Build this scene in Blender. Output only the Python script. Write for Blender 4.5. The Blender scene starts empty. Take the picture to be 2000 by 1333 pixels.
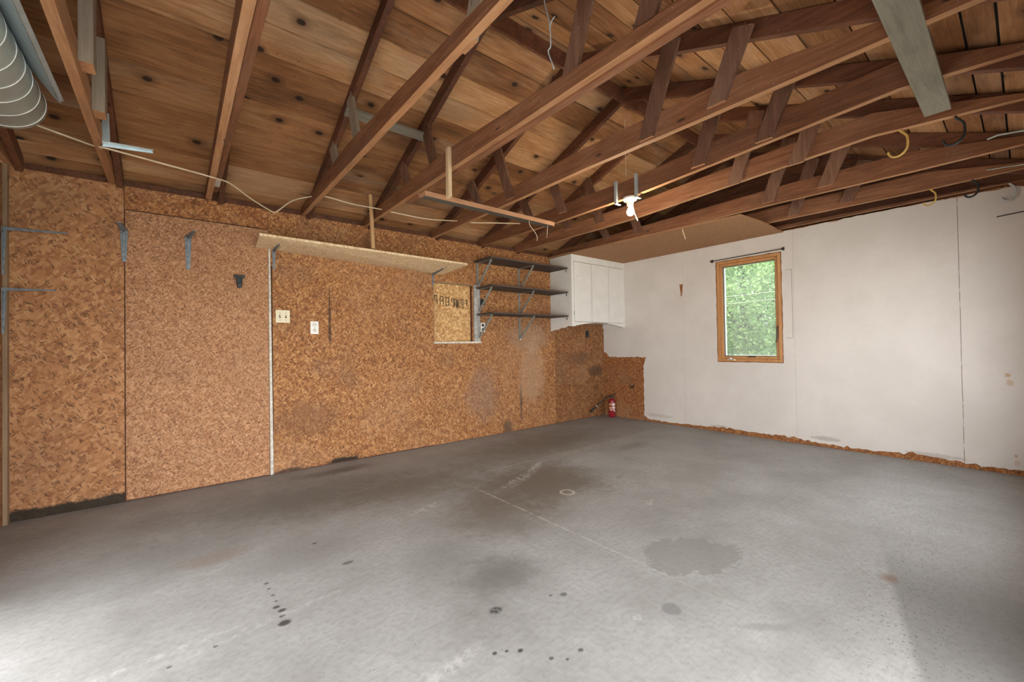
import bpy, bmesh, math, random
from mathutils import Vector, Matrix
random.seed(7)
SC = bpy.context.scene
COL = SC.collection

# ------------------------------------------------------------------ camera
def make_camera():
    cd = bpy.data.cameras.new('camera'); co = bpy.data.objects.new('camera', cd); COL.objects.link(co)
    yaw, pitch, roll = 0.6804, 0.0121, -0.0156
    fw = Vector((math.sin(yaw)*math.cos(pitch), math.cos(yaw)*math.cos(pitch), math.sin(pitch)))
    r0 = Vector((math.cos(yaw), -math.sin(yaw), 0)); u0 = r0.cross(fw)
    r = math.cos(roll)*r0 + math.sin(roll)*u0; u = -math.sin(roll)*r0 + math.cos(roll)*u0
    m = Matrix((r, u, -fw)).transposed().to_4x4(); m.translation = Vector((0, 0, 1.1171))
    co.matrix_world = m
    cd.sensor_fit = 'HORIZONTAL'; cd.sensor_width = 36; cd.lens = 814.29/2000*36; cd.clip_start = .02
    SC.camera = co
make_camera()

# ------------------------------------------------------------------ sky, sun, exposure
W = bpy.data.worlds.new('sky'); SC.world = W; W.use_nodes = True
bg = W.node_tree.nodes['Background']
bg.inputs[0].default_value = (.96, .98, 1.0, 1)
_tc = W.node_tree.nodes.new('ShaderNodeTexCoord'); _sx = W.node_tree.nodes.new('ShaderNodeSeparateXYZ')
_mr = W.node_tree.nodes.new('ShaderNodeMapRange')        # even bright overcast sky
_mr.inputs[1].default_value = 0; _mr.inputs[2].default_value = 1; _mr.inputs[3].default_value = 8.8; _mr.inputs[4].default_value = 8.8
W.node_tree.links.new(_tc.outputs['Generated'], _sx.inputs[0]); W.node_tree.links.new(_sx.outputs[2], _mr.inputs[0]); W.node_tree.links.new(_mr.outputs[0], bg.inputs[1])
sd = bpy.data.lights.new('sun', 'SUN'); sd.energy = 20; sd.angle = math.radians(2); sd.color = (1, .95, .86)
so = bpy.data.objects.new('sun', sd); COL.objects.link(so)
so.rotation_euler = Vector((.25, .62, .80)).to_track_quat('Z', 'Y').to_euler()
SC.view_settings.view_transform = 'Standard'; SC.view_settings.look = 'None'
SC.view_settings.gamma = 1; SC.view_settings.use_curve_mapping = False
SC.view_settings.exposure = 0.15
SC.cycles.max_bounces = 14; SC.cycles.diffuse_bounces = 10
SC.cycles.use_denoising = True

# ------------------------------------------------------------------ mesh helpers
class MB:
    def __init__(s): s.v = []; s.f = []; s.sm = []
    def add(s, vs, fs, smooth=False):
        o = len(s.v); s.v += [tuple(v) for v in vs]
        for f in fs: s.f.append(tuple(i+o for i in f)); s.sm.append(smooth)
        return s
    def hexa(s, b, t):
        return s.add(list(b)+list(t), [(3,2,1,0),(4,5,6,7),(0,1,5,4),(1,2,6,5),(2,3,7,6),(3,0,4,7)])
    def box(s, x0, x1, y0, y1, z0, z1):
        return s.hexa([(x0,y0,z0),(x1,y0,z0),(x1,y1,z0),(x0,y1,z0)], [(x0,y0,z1),(x1,y0,z1),(x1,y1,z1),(x0,y1,z1)])
    def prism(s, pts, d):            # closed outline of points, extruded by vector d
        n = len(pts); a = [Vector(p) for p in pts]; d = Vector(d)
        fs = [tuple(range(n-1,-1,-1)), tuple(range(n, 2*n))]+[(i,(i+1)%n,(i+1)%n+n,i+n) for i in range(n)]
        return s.add(a+[p+d for p in a], fs)
    def bar(s, p0, p1, w, t, side=(1,0,0)):
        p0 = Vector(p0); p1 = Vector(p1); d = (p1-p0).normalized(); sd_ = Vector(side)
        sd_ = (sd_-d*sd_.dot(d)).normalized()*w/2; up = d.cross(sd_).normalized()*t/2
        q = [-sd_-up, sd_-up, sd_+up, -sd_+up]
        return s.hexa([p0+a for a in q], [p1+a for a in q])
    def tube(s, path, r, n=8, cap=True, smooth=True):
        P = [Vector(p) for p in path]; m = len(P); vs = []; ref = None
        for i, p in enumerate(P):
            d = (P[min(i+1,m-1)]-P[max(i-1,0)]).normalized()
            if ref is None:
                ref = d.orthogonal().normalized()
            ref = (ref-d*ref.dot(d)).normalized(); b = d.cross(ref)
            rr = r[i] if isinstance(r, (list, tuple)) else r
            vs += [p+(ref*math.cos(2*math.pi*k/n)+b*math.sin(2*math.pi*k/n))*rr for k in range(n)]
        fs = [(i*n+k, i*n+(k+1)%n, (i+1)*n+(k+1)%n, (i+1)*n+k) for i in range(m-1) for k in range(n)]
        s.add(vs, fs, smooth)
        if cap: s.add(vs[:n], [tuple(range(n-1,-1,-1))]); s.add(vs[-n:], [tuple(range(n))])
        return s
    def lathe(s, prof, c=(0,0,0), n=24, axis='Z'):   # prof: (radius, height)
        vs = []
        for r, h in prof:
            for k in range(n):
                a = 2*math.pi*k/n; x, y = r*math.cos(a), r*math.sin(a)
                v = (x,y,h) if axis == 'Z' else ((x,h,y) if axis == 'Y' else (h,x,y))
                vs.append((v[0]+c[0], v[1]+c[1], v[2]+c[2]))
        m = len(prof)
        s.add(vs, [(i*n+k, i*n+(k+1)%n, (i+1)*n+(k+1)%n, (i+1)*n+k) for i in range(m-1) for k in range(n)], True)
        return s
    def build(s, name, mat, parent=None, bevel=0, fix=True):
        me = bpy.data.meshes.new(name)
        base = Vector(parent.get('_base', (0,0,0))) if parent else Vector((0,0,0))
        me.from_pydata([tuple(Vector(v)-base) for v in s.v], [], s.f); 
        me.polygons.foreach_set('use_smooth', s.sm)
        if fix:
            bm = bmesh.new(); bm.from_mesh(me); bmesh.ops.recalc_face_normals(bm, faces=bm.faces); bm.to_mesh(me); bm.free()
        me.materials.append(mat)
        o = bpy.data.objects.new(name, me); COL.objects.link(o)
        if parent:
            o.parent = parent; o['_base'] = tuple(base)
        if bevel:
            md = o.modifiers.new('bevel', 'BEVEL'); md.width = bevel; md.segments = 2; md.limit_method = 'ANGLE'
        return o
def spline(pts, n=8):
    P = [Vector(p) for p in pts]; out = []
    for i in range(len(P)-1):
        a = P[max(i-1,0)]; b = P[i]; c = P[i+1]; d = P[min(i+2,len(P)-1)]
        for k in range(n):
            t = k/n
            out.append(.5*((2*b)+(c-a)*t+(2*a-5*b+4*c-d)*t*t+(3*b-a-3*c+d)*t**3))
    return out+[P[-1]]
def thing(name, label, cat, loc=(0,0,0), group=None):
    o = bpy.data.objects.new(name, None); COL.objects.link(o); o.location = loc; o['_base'] = tuple(loc)
    o.empty_display_size = .05
    return tag(o, label, cat, group)
def tag(o, label, cat, group=None):
    o['label'] = label; o['category'] = cat
    if group: o['group'] = group
    return o
def struct(o):
    o['kind'] = 'structure'; return o
def recentre(o):                     # put a one-mesh thing's origin at its own base centre
    me = o.data; vs = [v.co.copy() for v in me.vertices]
    c = Vector(((min(v.x for v in vs)+max(v.x for v in vs))/2, (min(v.y for v in vs)+max(v.y for v in vs))/2, min(v.z for v in vs)))
    me.transform(Matrix.Translation(-c)); o.location = c
    return o

# ------------------------------------------------------------------ material helpers
class NT:
    def __init__(s, name):
        s.m = bpy.data.materials.new(name); s.m.use_nodes = True; s.t = s.m.node_tree; s.t.nodes.clear()
        s.out = s.n('ShaderNodeOutputMaterial')
    def n(s, typ, **kw):
        nd = s.t.nodes.new(typ)
        for k, v in kw.items(): setattr(nd, k, v)
        return nd
    def put(s, sock, v):
        if isinstance(v, bpy.types.NodeSocket): s.t.links.new(v, sock)
        elif v is not None:
            if sock.type == 'RGBA' and len(v) == 3: v = (*v, 1)
            sock.default_value = v
    def obj(s): return s.n('ShaderNodeTexCoord').outputs['Object']
    def rand(s): return s.n('ShaderNodeObjectInfo').outputs['Random']
    def island(s): return s.n('ShaderNodeNewGeometry').outputs['Random Per Island']
    def mapv(s, v, loc=(0,0,0), rot=(0,0,0), scale=(1,1,1)):
        nd = s.n('ShaderNodeMapping'); s.put(nd.inputs[0], v); s.put(nd.inputs[1], loc); nd.inputs[2].default_value = rot; nd.inputs[3].default_value = scale
        return nd.outputs[0]
    def mapt(s, v, loc=(0,0,0), ang=0, scale=(1,1,1)):   # turn first, then stretch
        nd = s.n('ShaderNodeMapping'); nd.vector_type = 'TEXTURE'; s.put(nd.inputs[0], v); nd.inputs[1].default_value = loc
        nd.inputs[2].default_value = (0,0,ang); nd.inputs[3].default_value = (1/scale[0],1/scale[1],1); return nd.outputs[0]
    def noise(s, v, scale=5, detail=4, rough=.55, dist=0, col=False):
        nd = s.n('ShaderNodeTexNoise'); s.put(nd.inputs['Vector'], v); nd.inputs['Scale'].default_value = scale
        nd.inputs['Detail'].default_value = detail; nd.inputs['Roughness'].default_value = rough; nd.inputs['Distortion'].default_value = dist
        return nd.outputs['Color' if col else 'Fac']
    def vor(s, v, scale=5, rnd=1, out='Color', feat='F1', dim='3D', metric='EUCLIDEAN'):
        nd = s.n('ShaderNodeTexVoronoi'); nd.feature = feat; nd.voronoi_dimensions = dim
        if feat != 'DISTANCE_TO_EDGE': nd.distance = metric
        s.put(nd.inputs['Vector'], v); nd.inputs['Scale'].default_value = scale; nd.inputs['Randomness'].default_value = rnd
        return nd.outputs[out]
    def math(s, op, a, b=0, c=None, clamp=False):
        nd = s.n('ShaderNodeMath', operation=op); nd.use_clamp = clamp
        s.put(nd.inputs[0], a); s.put(nd.inputs[1], b)
        if c is not None: s.put(nd.inputs[2], c)
        return nd.outputs[0]
    def vmath(s, op, a, b=(0,0,0), out=0, scale=None):
        nd = s.n('ShaderNodeVectorMath', operation=op); s.put(nd.inputs[0], a); s.put(nd.inputs[1], b)
        if scale is not None: s.put(nd.inputs['Scale'], scale)
        return nd.outputs[out]
    def sep(s, v):
        nd = s.n('ShaderNodeSeparateXYZ'); s.put(nd.inputs[0], v); return nd.outputs
    def comb(s, x=0, y=0, z=0):
        nd = s.n('ShaderNodeCombineXYZ'); s.put(nd.inputs[0], x); s.put(nd.inputs[1], y); s.put(nd.inputs[2], z); return nd.outputs[0]
    def ramp(s, fac, stops, interp='LINEAR'):
        nd = s.n('ShaderNodeValToRGB'); s.put(nd.inputs[0], fac); e = nd.color_ramp.elements; nd.color_ramp.interpolation = interp
        while len(e) < len(stops): e.new(.5)
        for el, (p, c) in zip(e, stops):
            el.position = p; el.color = (*c, 1) if not isinstance(c, (int, float)) else (c, c, c, 1)
        return nd.outputs[0]
    def step(s, fac, a, b):           # smooth 0..1 between a and b (either order)
        nd = s.n('ShaderNodeMapRange'); nd.interpolation_type = 'SMOOTHSTEP'; s.put(nd.inputs[0], fac)
        lo, hi = (a, b) if a < b else (b, a)
        nd.inputs[1].default_value = lo; nd.inputs[2].default_value = hi
        nd.inputs[3].default_value = 0 if a < b else 1; nd.inputs[4].default_value = 1 if a < b else 0
        return nd.outputs[0]
    def mix(s, fac, a, b, mode='MIX'):
        nd = s.n('ShaderNodeMix', data_type='RGBA', blend_type=mode)
        s.put(nd.inputs[0], fac); s.put(nd.inputs[6], a); s.put(nd.inputs[7], b); return nd.outputs[2]
    def bump(s, h, strength=.3, dist=.002):
        nd = s.n('ShaderNodeBump'); s.put(nd.inputs['Height'], h); nd.inputs['Strength'].default_value = strength; nd.inputs['Distance'].default_value = dist
        return nd.outputs[0]
    def bsdf(s, col, rough=.7, metal=0, normal=None, spec=.4):
        nd = s.n('ShaderNodeBsdfPrincipled'); s.put(nd.inputs['Base Color'], col); s.put(nd.inputs['Roughness'], rough)
        s.put(nd.inputs['Metallic'], metal); nd.inputs['Specular IOR Level'].default_value = spec
        if normal is not None: s.t.links.new(normal, nd.inputs['Normal'])
        s.t.links.new(nd.outputs[0], s.out.inputs[0]); return s.m

def mat_chip(name, s, stops, dark=.9, plane='XZ', grime=.35, offs=0, extra=None, fleck=(.07,.032,.016), contrast=.72):
    """chipboard: overlapping angular flakes in several directions"""
    N = NT(name); o = N.obj(); x, y, z = N.sep(o)
    base = N.comb(x, z, 0) if plane == 'XZ' else (N.comb(y, z, 0) if plane == 'YZ' else N.comb(x, y, 0))
    base = N.mapv(base, loc=(offs, offs*.7, 0))
    wob = N.vmath('SCALE', N.vmath('SUBTRACT', N.noise(base, s*.9, 2, .6, col=True), (.5,.5,.5)), scale=.55/s)
    p = N.vmath('ADD', base, wob)
    chosen = None
    for i, (ang, sx, sy) in enumerate(((.35,.62,1.35),(1.45,.75,1.7),(-.75,.60,1.5),(2.35,.55,1.2),(.9,.9,2.2))):
        c = N.vor(N.mapt(p, loc=(i*3.1, i*1.7, 0), ang=ang, scale=(sx,sy)), s*(1+.12*i), 1, dim='2D', metric='MANHATTAN')
        r, g, b = N.sep(c)
        if chosen is None: chosen = g
        else:
            sel = N.math('GREATER_THAN', r, .58)
            chosen = N.math('ADD', N.math('MULTIPLY', g, sel), N.math('MULTIPLY', chosen, N.math('SUBTRACT', 1, sel)))
    fine = N.noise(N.mapv(p, scale=(1,1.4,1)), s*4.5, 4, .7)
    val = N.math('ADD', N.math('MULTIPLY', N.math('SUBTRACT', chosen, .5), contrast), N.math('ADD', .5, N.math('MULTIPLY', N.math('SUBTRACT', fine, .5), .75)))
    col = N.ramp(val, stops)
    for i, ang in enumerate((.5, 1.9, -1.0, 2.7)):
        q = N.mapt(p, loc=(i*5.3,i*2.2,0), ang=ang, scale=(.6,3.4))
        r, g, b = N.sep(N.vor(q, s*1.5, 1, dim='2D')); d = N.vor(q, s*1.5, 1, out='Distance', dim='2D')
        col = N.mix(N.math('MULTIPLY', N.math('MULTIPLY', N.math('GREATER_THAN', r, dark), N.step(d, .40, .18)), .75), col, fleck)
    gr = N.noise(base, 1.7, 6, .65)
    col = N.mix(N.math('MULTIPLY', N.step(gr, .48, .74), grime), col, (.17,.10,.062))
    lt = N.noise(N.mapv(base, loc=(7,3,0)), 1.1, 5, .6)
    col = N.mix(N.math('MULTIPLY', N.step(lt, .5, .78), grime*.7), col, (.44,.26,.155))
    if extra: col = extra(N, o, col)
    return N.bsdf(col, .78, 0, N.bump(N.math('ADD', chosen, fine), .18, .0012), .3)

def mat_wood(name, axis, dark, mid, light, rnd=.5, sc=1.0, dust=.0, dustcol=(.25,.2,.19), rough=.72):
    N = NT(name); o = N.obj(); r = N.rand()
    off = N.comb(N.math('MULTIPLY', r, 17), N.math('MULTIPLY', r, 31), N.math('MULTIPLY', r, 23))
    v = N.vmath('ADD', o, off)
    st = {'X': (1.2,22,22), 'Y': (22,1.2,22), 'Z': (22,22,1.2)}[axis]
    big = {'X': (.8,5,5), 'Y': (5,.8,5), 'Z': (5,5,.8)}[axis]
    g = N.noise(N.mapv(v, scale=st), 3*sc, 6, .65, .8)
    b = N.noise(N.mapv(v, scale=big), 2*sc, 4, .6, .5)
    val = N.math('ADD', N.math('MULTIPLY', g, .62), N.math('MULTIPLY', b, .5))
    val = N.math('ADD', val, N.math('MULTIPLY', N.math('SUBTRACT', r, .5), rnd*.3))
    col = N.ramp(val, [(.28, dark), (.55, mid), (.85, light)])
    kn = N.vor(N.mapv(v, scale={'X': (1,3,3), 'Y': (3,1,3), 'Z': (3,3,1)}[axis]), 2.6, 1, 'Distance')
    col = N.mix(N.math('MULTIPLY', N.step(kn, .09, .05), .8), col, tuple(c*.35 for c in dark))
    if dust:
        d = N.noise(v, 3.1, 5, .7)
        col = N.mix(N.math('MULTIPLY', N.step(d, .42, .72), dust), col, dustcol)
        sp = N.noise(v, 85, 2, .5)
        col = N.mix(N.math('MULTIPLY', N.step(sp, .70, .76), .5), col, (.45,.38,.33))
    return N.bsdf(col, rough, 0, N.bump(g, .25, .002), .35)

def mat_plain(name, col, rough=.5, metal=0, var=.12, scale=14, bump=.08, spec=.45):
    N = NT(name); o = N.obj(); n = N.noise(o, scale, 5, .6)
    c = N.mix(N.step(n, .35, .75), tuple(x*(1-var) for x in col), tuple(min(1, x*(1+var)) for x in col))
    return N.bsdf(c, N.math('ADD', rough-.06, N.math('MULTIPLY', n, .12)), metal, N.bump(N.noise(o, scale*5, 3), bump, .001), spec)

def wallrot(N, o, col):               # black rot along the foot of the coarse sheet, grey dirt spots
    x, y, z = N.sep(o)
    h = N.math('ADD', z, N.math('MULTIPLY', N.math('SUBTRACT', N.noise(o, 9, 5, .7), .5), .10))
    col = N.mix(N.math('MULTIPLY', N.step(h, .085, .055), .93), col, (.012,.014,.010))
    return col
def mainstain(N, o, col):
    x, y, z = N.sep(o)
    nz = N.noise(o, 7, 5, .7)
    def spot(col, cx, cz, rx, rz, c, k):
        a = N.math('POWER', N.math('DIVIDE', N.math('SUBTRACT', x, cx), rx), 2)
        b = N.math('POWER', N.math('DIVIDE', N.math('SUBTRACT', z, cz), rz), 2)
        d = N.math('ADD', N.math('SQRT', N.math('ADD', a, b)), N.math('MULTIPLY', N.math('SUBTRACT', nz, .5), 1.1))
        return N.mix(N.math('MULTIPLY', N.step(d, 1.05, .45), k), col, c)
    col = spot(col, 1.17, 1.35, .018, .30, (.05,.028,.02), .8)      # dark vertical water mark
    col = spot(col, 1.17, 1.62, .010, .14, (.06,.032,.02), .7)
    col = spot(col, 1.30, .02, .22, .045, (.012,.012,.01), .95)     # black damp at the floor
    col = spot(col, .80, .015, .14, .03, (.02,.018,.014), .8)
    col = spot(col, .98, .45, .35, .20, (.15,.07,.035), .45)
    col = spot(col, 3.58, .35, .03, .30, (.10,.07,.055), .75)
    col = spot(col, 3.35, .06, .09, .12, (.08,.055,.04), .7)
    col = spot(col, 1.55, 2.22, .07, .14, (.10,.05,.025), .5)
    col = spot(col, 2.95, .55, .30, .40, (.24,.17,.13), .35)
    col = spot(col, 3.75, 1.22, .45, .22, (.34,.25,.18), .40)       # pale dust
    col = spot(col, 3.78, .75, .28, .55, (.44,.29,.18), .45)
    col = spot(col, 5.1, .72, .22, .10, (.06,.04,.03), .65)
    col = spot(col, 4.75, .92, .30, .12, (.10,.06,.04), .45)
    return col

chip_stops = [(.05,(.13,.050,.020)),(.25,(.25,.100,.035)),(.5,(.36,.155,.055)),(.72,(.45,.220,.085)),(.92,(.58,.33,.155)),(1,(.68,.43,.23))]
coarse_stops = [(.05,(.17,.070,.032)),(.25,(.29,.125,.052)),(.5,(.385,.18,.075)),(.72,(.46,.235,.105)),(.92,(.56,.33,.165)),(1,(.68,.48,.28))]
door_stops = [(.05,(.18,.078,.038)),(.25,(.31,.140,.064)),(.5,(.42,.210,.100)),(.75,(.50,.275,.145)),(1,(.66,.42,.26))]
pale_stops = [(.0,(.22,.10,.04)),(.25,(.42,.22,.085)),(.55,(.60,.36,.15)),(.8,(.70,.46,.22)),(1,(.78,.58,.34))]
M = {}
M['chip'] = mat_chip('chipboard', 36, chip_stops, .84, 'XZ', .5, 0, mainstain)
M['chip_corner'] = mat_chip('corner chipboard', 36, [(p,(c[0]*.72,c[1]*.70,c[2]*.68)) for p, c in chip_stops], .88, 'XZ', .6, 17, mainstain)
M['chip_coarse'] = mat_chip('coarse chipboard', 21, coarse_stops, .91, 'XZ', .3, 5, wallrot, contrast=.56)
M['chip_door'] = mat_chip('door chipboard', 44, door_stops, .84, 'XZ', .3, 11, contrast=.62)
M['chip_strip'] = mat_chip('top strip chipboard', 32, [(p,(c[0]*.93,c[1]*.88,c[2]*.85)) for p, c in chip_stops], .88, 'XZ', .4, 3)
M['chip_right'] = mat_chip('right wall chipboard', 44, [(p,(c[0]*.86,c[1]*.78,c[2]*.7)) for p, c in chip_stops], .88, 'YZ', .6, 4)
M['chip_pale'] = mat_chip('new pale chipboard', 30, pale_stops, .95, 'XZ', .2, 9, None, (.22,.10,.035))
M['fibre'] = mat_chip('ceiling fiberboard', 75, [(0,(.16,.07,.03)),(.4,(.33,.16,.072)),(.7,(.44,.245,.125)),(1,(.54,.35,.21))], .97, 'XY', .25, 2, contrast=.35)
M['shelf_osb'] = mat_chip('shelf strand board', 40, [(0,(.42,.27,.13)),(.3,(.64,.46,.26)),(.6,(.78,.61,.39)),(1,(.88,.75,.54))], .95, 'XY', .1, 6, None, (.34,.20,.09), .5)
M['tie'] = mat_wood('red brown tie lumber', 'Y', (.048,.018,.008), (.165,.064,.027), (.32,.145,.068), .6, 1, .18, (.24,.16,.11))
M['tie_lit_edge'] = mat_wood('clean floor-lit tie edge', 'Y', (.14,.058,.024), (.36,.175,.078), (.52,.30,.155), .5, 1, .15, (.40,.29,.20))
M['tie_orange'] = mat_wood('orange tie lumber', 'Y', (.14,.058,.024), (.34,.16,.075), (.50,.28,.155), .5, 1, .35, (.35,.25,.19))
M['rafter'] = mat_wood('dark rafter lumber', 'Y', (.025,.010,.006), (.105,.037,.017), (.24,.090,.040), .5, 1, .15, (.15,.10,.065))
M['web'] = mat_wood('web lumber', 'Z', (.055,.026,.015), (.155,.074,.043), (.27,.15,.095), .6, 1, .22, (.20,.14,.11))
M['web_grey'] = mat_wood('grey web lumber', 'Z', (.13,.10,.075), (.24,.19,.14), (.34,.28,.21), .4, 1, .5, (.30,.25,.20))
M['cut'] = mat_plain('cut end grain', (.42,.20,.09), .7, 0, .2, 60)
M['greywood'] = mat_wood('weathered grey board', 'X', (.11,.098,.070), (.20,.182,.138), (.29,.265,.205), .3, 1, .3, (.27,.25,.21))
M['under'] = mat_wood('dark grey wood', 'X', (.045,.038,.030), (.085,.074,.060), (.14,.125,.10), .3)
M['rail'] = mat_wood('orange rail lumber', 'X', (.16,.07,.035), (.36,.18,.095), (.50,.28,.16), .3, 1.4, 0)
M['new_wood'] = mat_wood('new pale lumber', 'Z', (.34,.22,.12), (.50,.36,.21), (.62,.47,.31), .3, 1.2, 0)
M['dowel'] = mat_wood('dowel wood', 'Z', (.36,.20,.085), (.50,.30,.14), (.58,.38,.20), .2, .8, 0)
M['white_trim'] = mat_plain('old white trim paint', (.62,.57,.48), .6, 0, .25, 30)
M['cab'] = mat_plain('white cabinet paint', (.74,.73,.68), .42, 0, .04, 6, .03)
M['zinc'] = mat_plain('blue grey zinc', (.21,.24,.265), .45, .3, .25, 30)
M['galv'] = mat_plain('galvanized sheet', (.46,.52,.49), .45, .25, .12, 9, .05)
M['galv_strip'] = mat_plain('bright sheet metal', (.55,.66,.70), .35, .6, .12, 12, .05)
M['seam'] = mat_plain('white seam', (.85,.86,.84), .5)
M['brace'] = mat_plain('grey bracket steel', (.25,.26,.24), .5, .15, .2, 40)
M['jamb'] = mat_plain('grey painted jamb', (.40,.39,.36), .65, 0, .2, 20)
M['dark_shelf'] = mat_wood('dark stained shelf', 'X', (.035,.026,.022), (.085,.058,.045), (.16,.11,.08), .3, .8, .25, (.12,.10,.09))
M['ivory'] = mat_plain('ivory plastic', (.74,.66,.46), .4, 0, .04)
M['white_pl'] = mat_plain('white plastic', (.80,.78,.72), .4, 0, .04)
M['black'] = mat_plain('black plastic', (.018,.022,.022), .45, 0, .2)
M['darkmetal'] = mat_plain('dark metal', (.07,.06,.055), .4, .6, .3, 60)
M['cable'] = mat_plain('cream cable sheath', (.66,.55,.38), .55, 0, .1)
M['red'] = mat_plain('red enamel', (.27,.012,.020), .3, 0, .1)
M['yellow'] = mat_plain('yellow vinyl coat', (.58,.38,.10), .45, 0, .1)
M['pale_blue'] = mat_plain('pale vinyl coat', (.50,.55,.56), .45, 0, .1)
M['porcelain'] = mat_plain('white porcelain', (.78,.74,.66), .3, 0, .05)
M['screw'] = mat_plain('white screw head', (.8,.8,.76), .35, .3)
M['ink'] = mat_plain('black stamp ink', (.025,.016,.010), .8, 0, .3, 90)
M['window_wood'] = mat_wood('orange window wood', 'Z', (.33,.14,.045), (.50,.25,.095), (.62,.35,.16), .2, 1, 0, rough=.45)
M['gasket'] = mat_plain('grey gasket', (.16,.15,.14), .6)
M['sash_white'] = mat_plain('white sash', (.70,.72,.68), .5)
M['overhead'] = mat_plain('weathered cable', (.42,.45,.40), .7)
M['label_white'] = mat_plain('white label', (.80,.76,.74), .5)
M['label_yellow'] = mat_plain('tan label', (.55,.36,.13), .5)
M['stud'] = mat_wood('stud wood', 'Z', (.14,.09,.05), (.26,.17,.10), (.36,.26,.16), .3)

def mat_bulb():
    N = NT('glowing bulb'); e = N.n('ShaderNodeEmission'); e.inputs[0].default_value = (1,.80,.52,1); e.inputs[1].default_value = 22
    N.t.links.new(e.outputs[0], N.out.inputs[0]); return N.m
M['bulb'] = mat_bulb()
def mat_glass():
    N = NT('window glass'); t = N.n('ShaderNodeBsdfTransparent'); t.inputs[0].default_value = (.93,.97,.95,1)
    g = N.n('ShaderNodeBsdfGlossy'); g.inputs['Roughness'].default_value = .02
    f = N.n('ShaderNodeFresnel'); f.inputs[0].default_value = 1.45
    mx = N.n('ShaderNodeMixShader'); N.t.links.new(f.outputs[0], mx.inputs[0]); N.t.links.new(t.outputs[0], mx.inputs[1]); N.t.links.new(g.outputs[0], mx.inputs[2])
    d = N.n('ShaderNodeBsdfTranslucent'); d.inputs[0].default_value = (.8,.85,.82,1); m2 = N.n('ShaderNodeMixShader'); m2.inputs[0].default_value = .05
    N.t.links.new(mx.outputs[0], m2.inputs[1]); N.t.links.new(d.outputs[0], m2.inputs[2])
    N.t.links.new(m2.outputs[0], N.out.inputs[0]); return N.m
M['glass'] = mat_glass()

def mat_planks():
    N = NT('old pine sheathing'); o = N.obj(); r = N.island()
    off = N.comb(N.math('MULTIPLY', r, 41), N.math('MULTIPLY', r, 13), N.math('MULTIPLY', r, 7))
    v = N.vmath('ADD', o, off)
    g = N.noise(N.mapv(v, scale=(1.1,17,6)), 2.6, 6, .65, 1.2)
    b = N.noise(N.mapv(v, scale=(.7,2.0,1)), 2.2, 5, .62, .4)
    val = N.math('ADD', N.math('MULTIPLY', g, .55), N.math('MULTIPLY', b, .5))
    val = N.math('ADD', val, N.math('MULTIPLY', N.math('SUBTRACT', r, .5), .30))
    col = N.ramp(val, [(.22,(.070,.028,.010)),(.42,(.225,.097,.036)),(.60,(.355,.172,.070)),(.78,(.53,.31,.155))])
    gy = N.noise(N.mapv(v, scale=(.6,1.6,1)), 1.5, 4, .6)
    col = N.mix(N.math('MULTIPLY', N.step(gy, .50, .70), .42), col, (.40,.285,.185))
    dk_ = N.noise(N.mapv(v, loc=(4,9,0), scale=(.7,3,1)), 1.8, 5, .65)
    col = N.mix(N.math('MULTIPLY', N.step(dk_, .52, .72), .55), col, (.085,.045,.022))
    wv = N.mapv(v, scale=(1.0,1.5,1))
    kc = N.vor(wv, 3.0, 1, 'Color', dim='2D'); kd = N.math('ADD', N.vor(wv, 3.0, 1, 'Distance', dim='2D'), N.math('MULTIPLY', N.math('SUBTRACT', N.noise(v, 30, 3), .5), .05))
    ks = N.math('GREATER_THAN', N.sep(kc)[0], .62)
    col = N.mix(N.math('MULTIPLY', N.math('MULTIPLY', N.step(kd, .26, .08), ks), .5), col, (.10,.045,.02))
    col = N.mix(N.math('MULTIPLY', N.math('MULTIPLY', N.step(kd, .10, .055), ks), .92), col, (.018,.009,.006))
    sp = N.noise(v, 42, 3, .6)
    col = N.mix(N.math('MULTIPLY', N.step(sp, .66, .74), .6), col, (.05,.024,.012))
    return N.bsdf(col, .75, 0, N.bump(g, .25, .002), .3)
M['plank'] = mat_planks()

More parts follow.
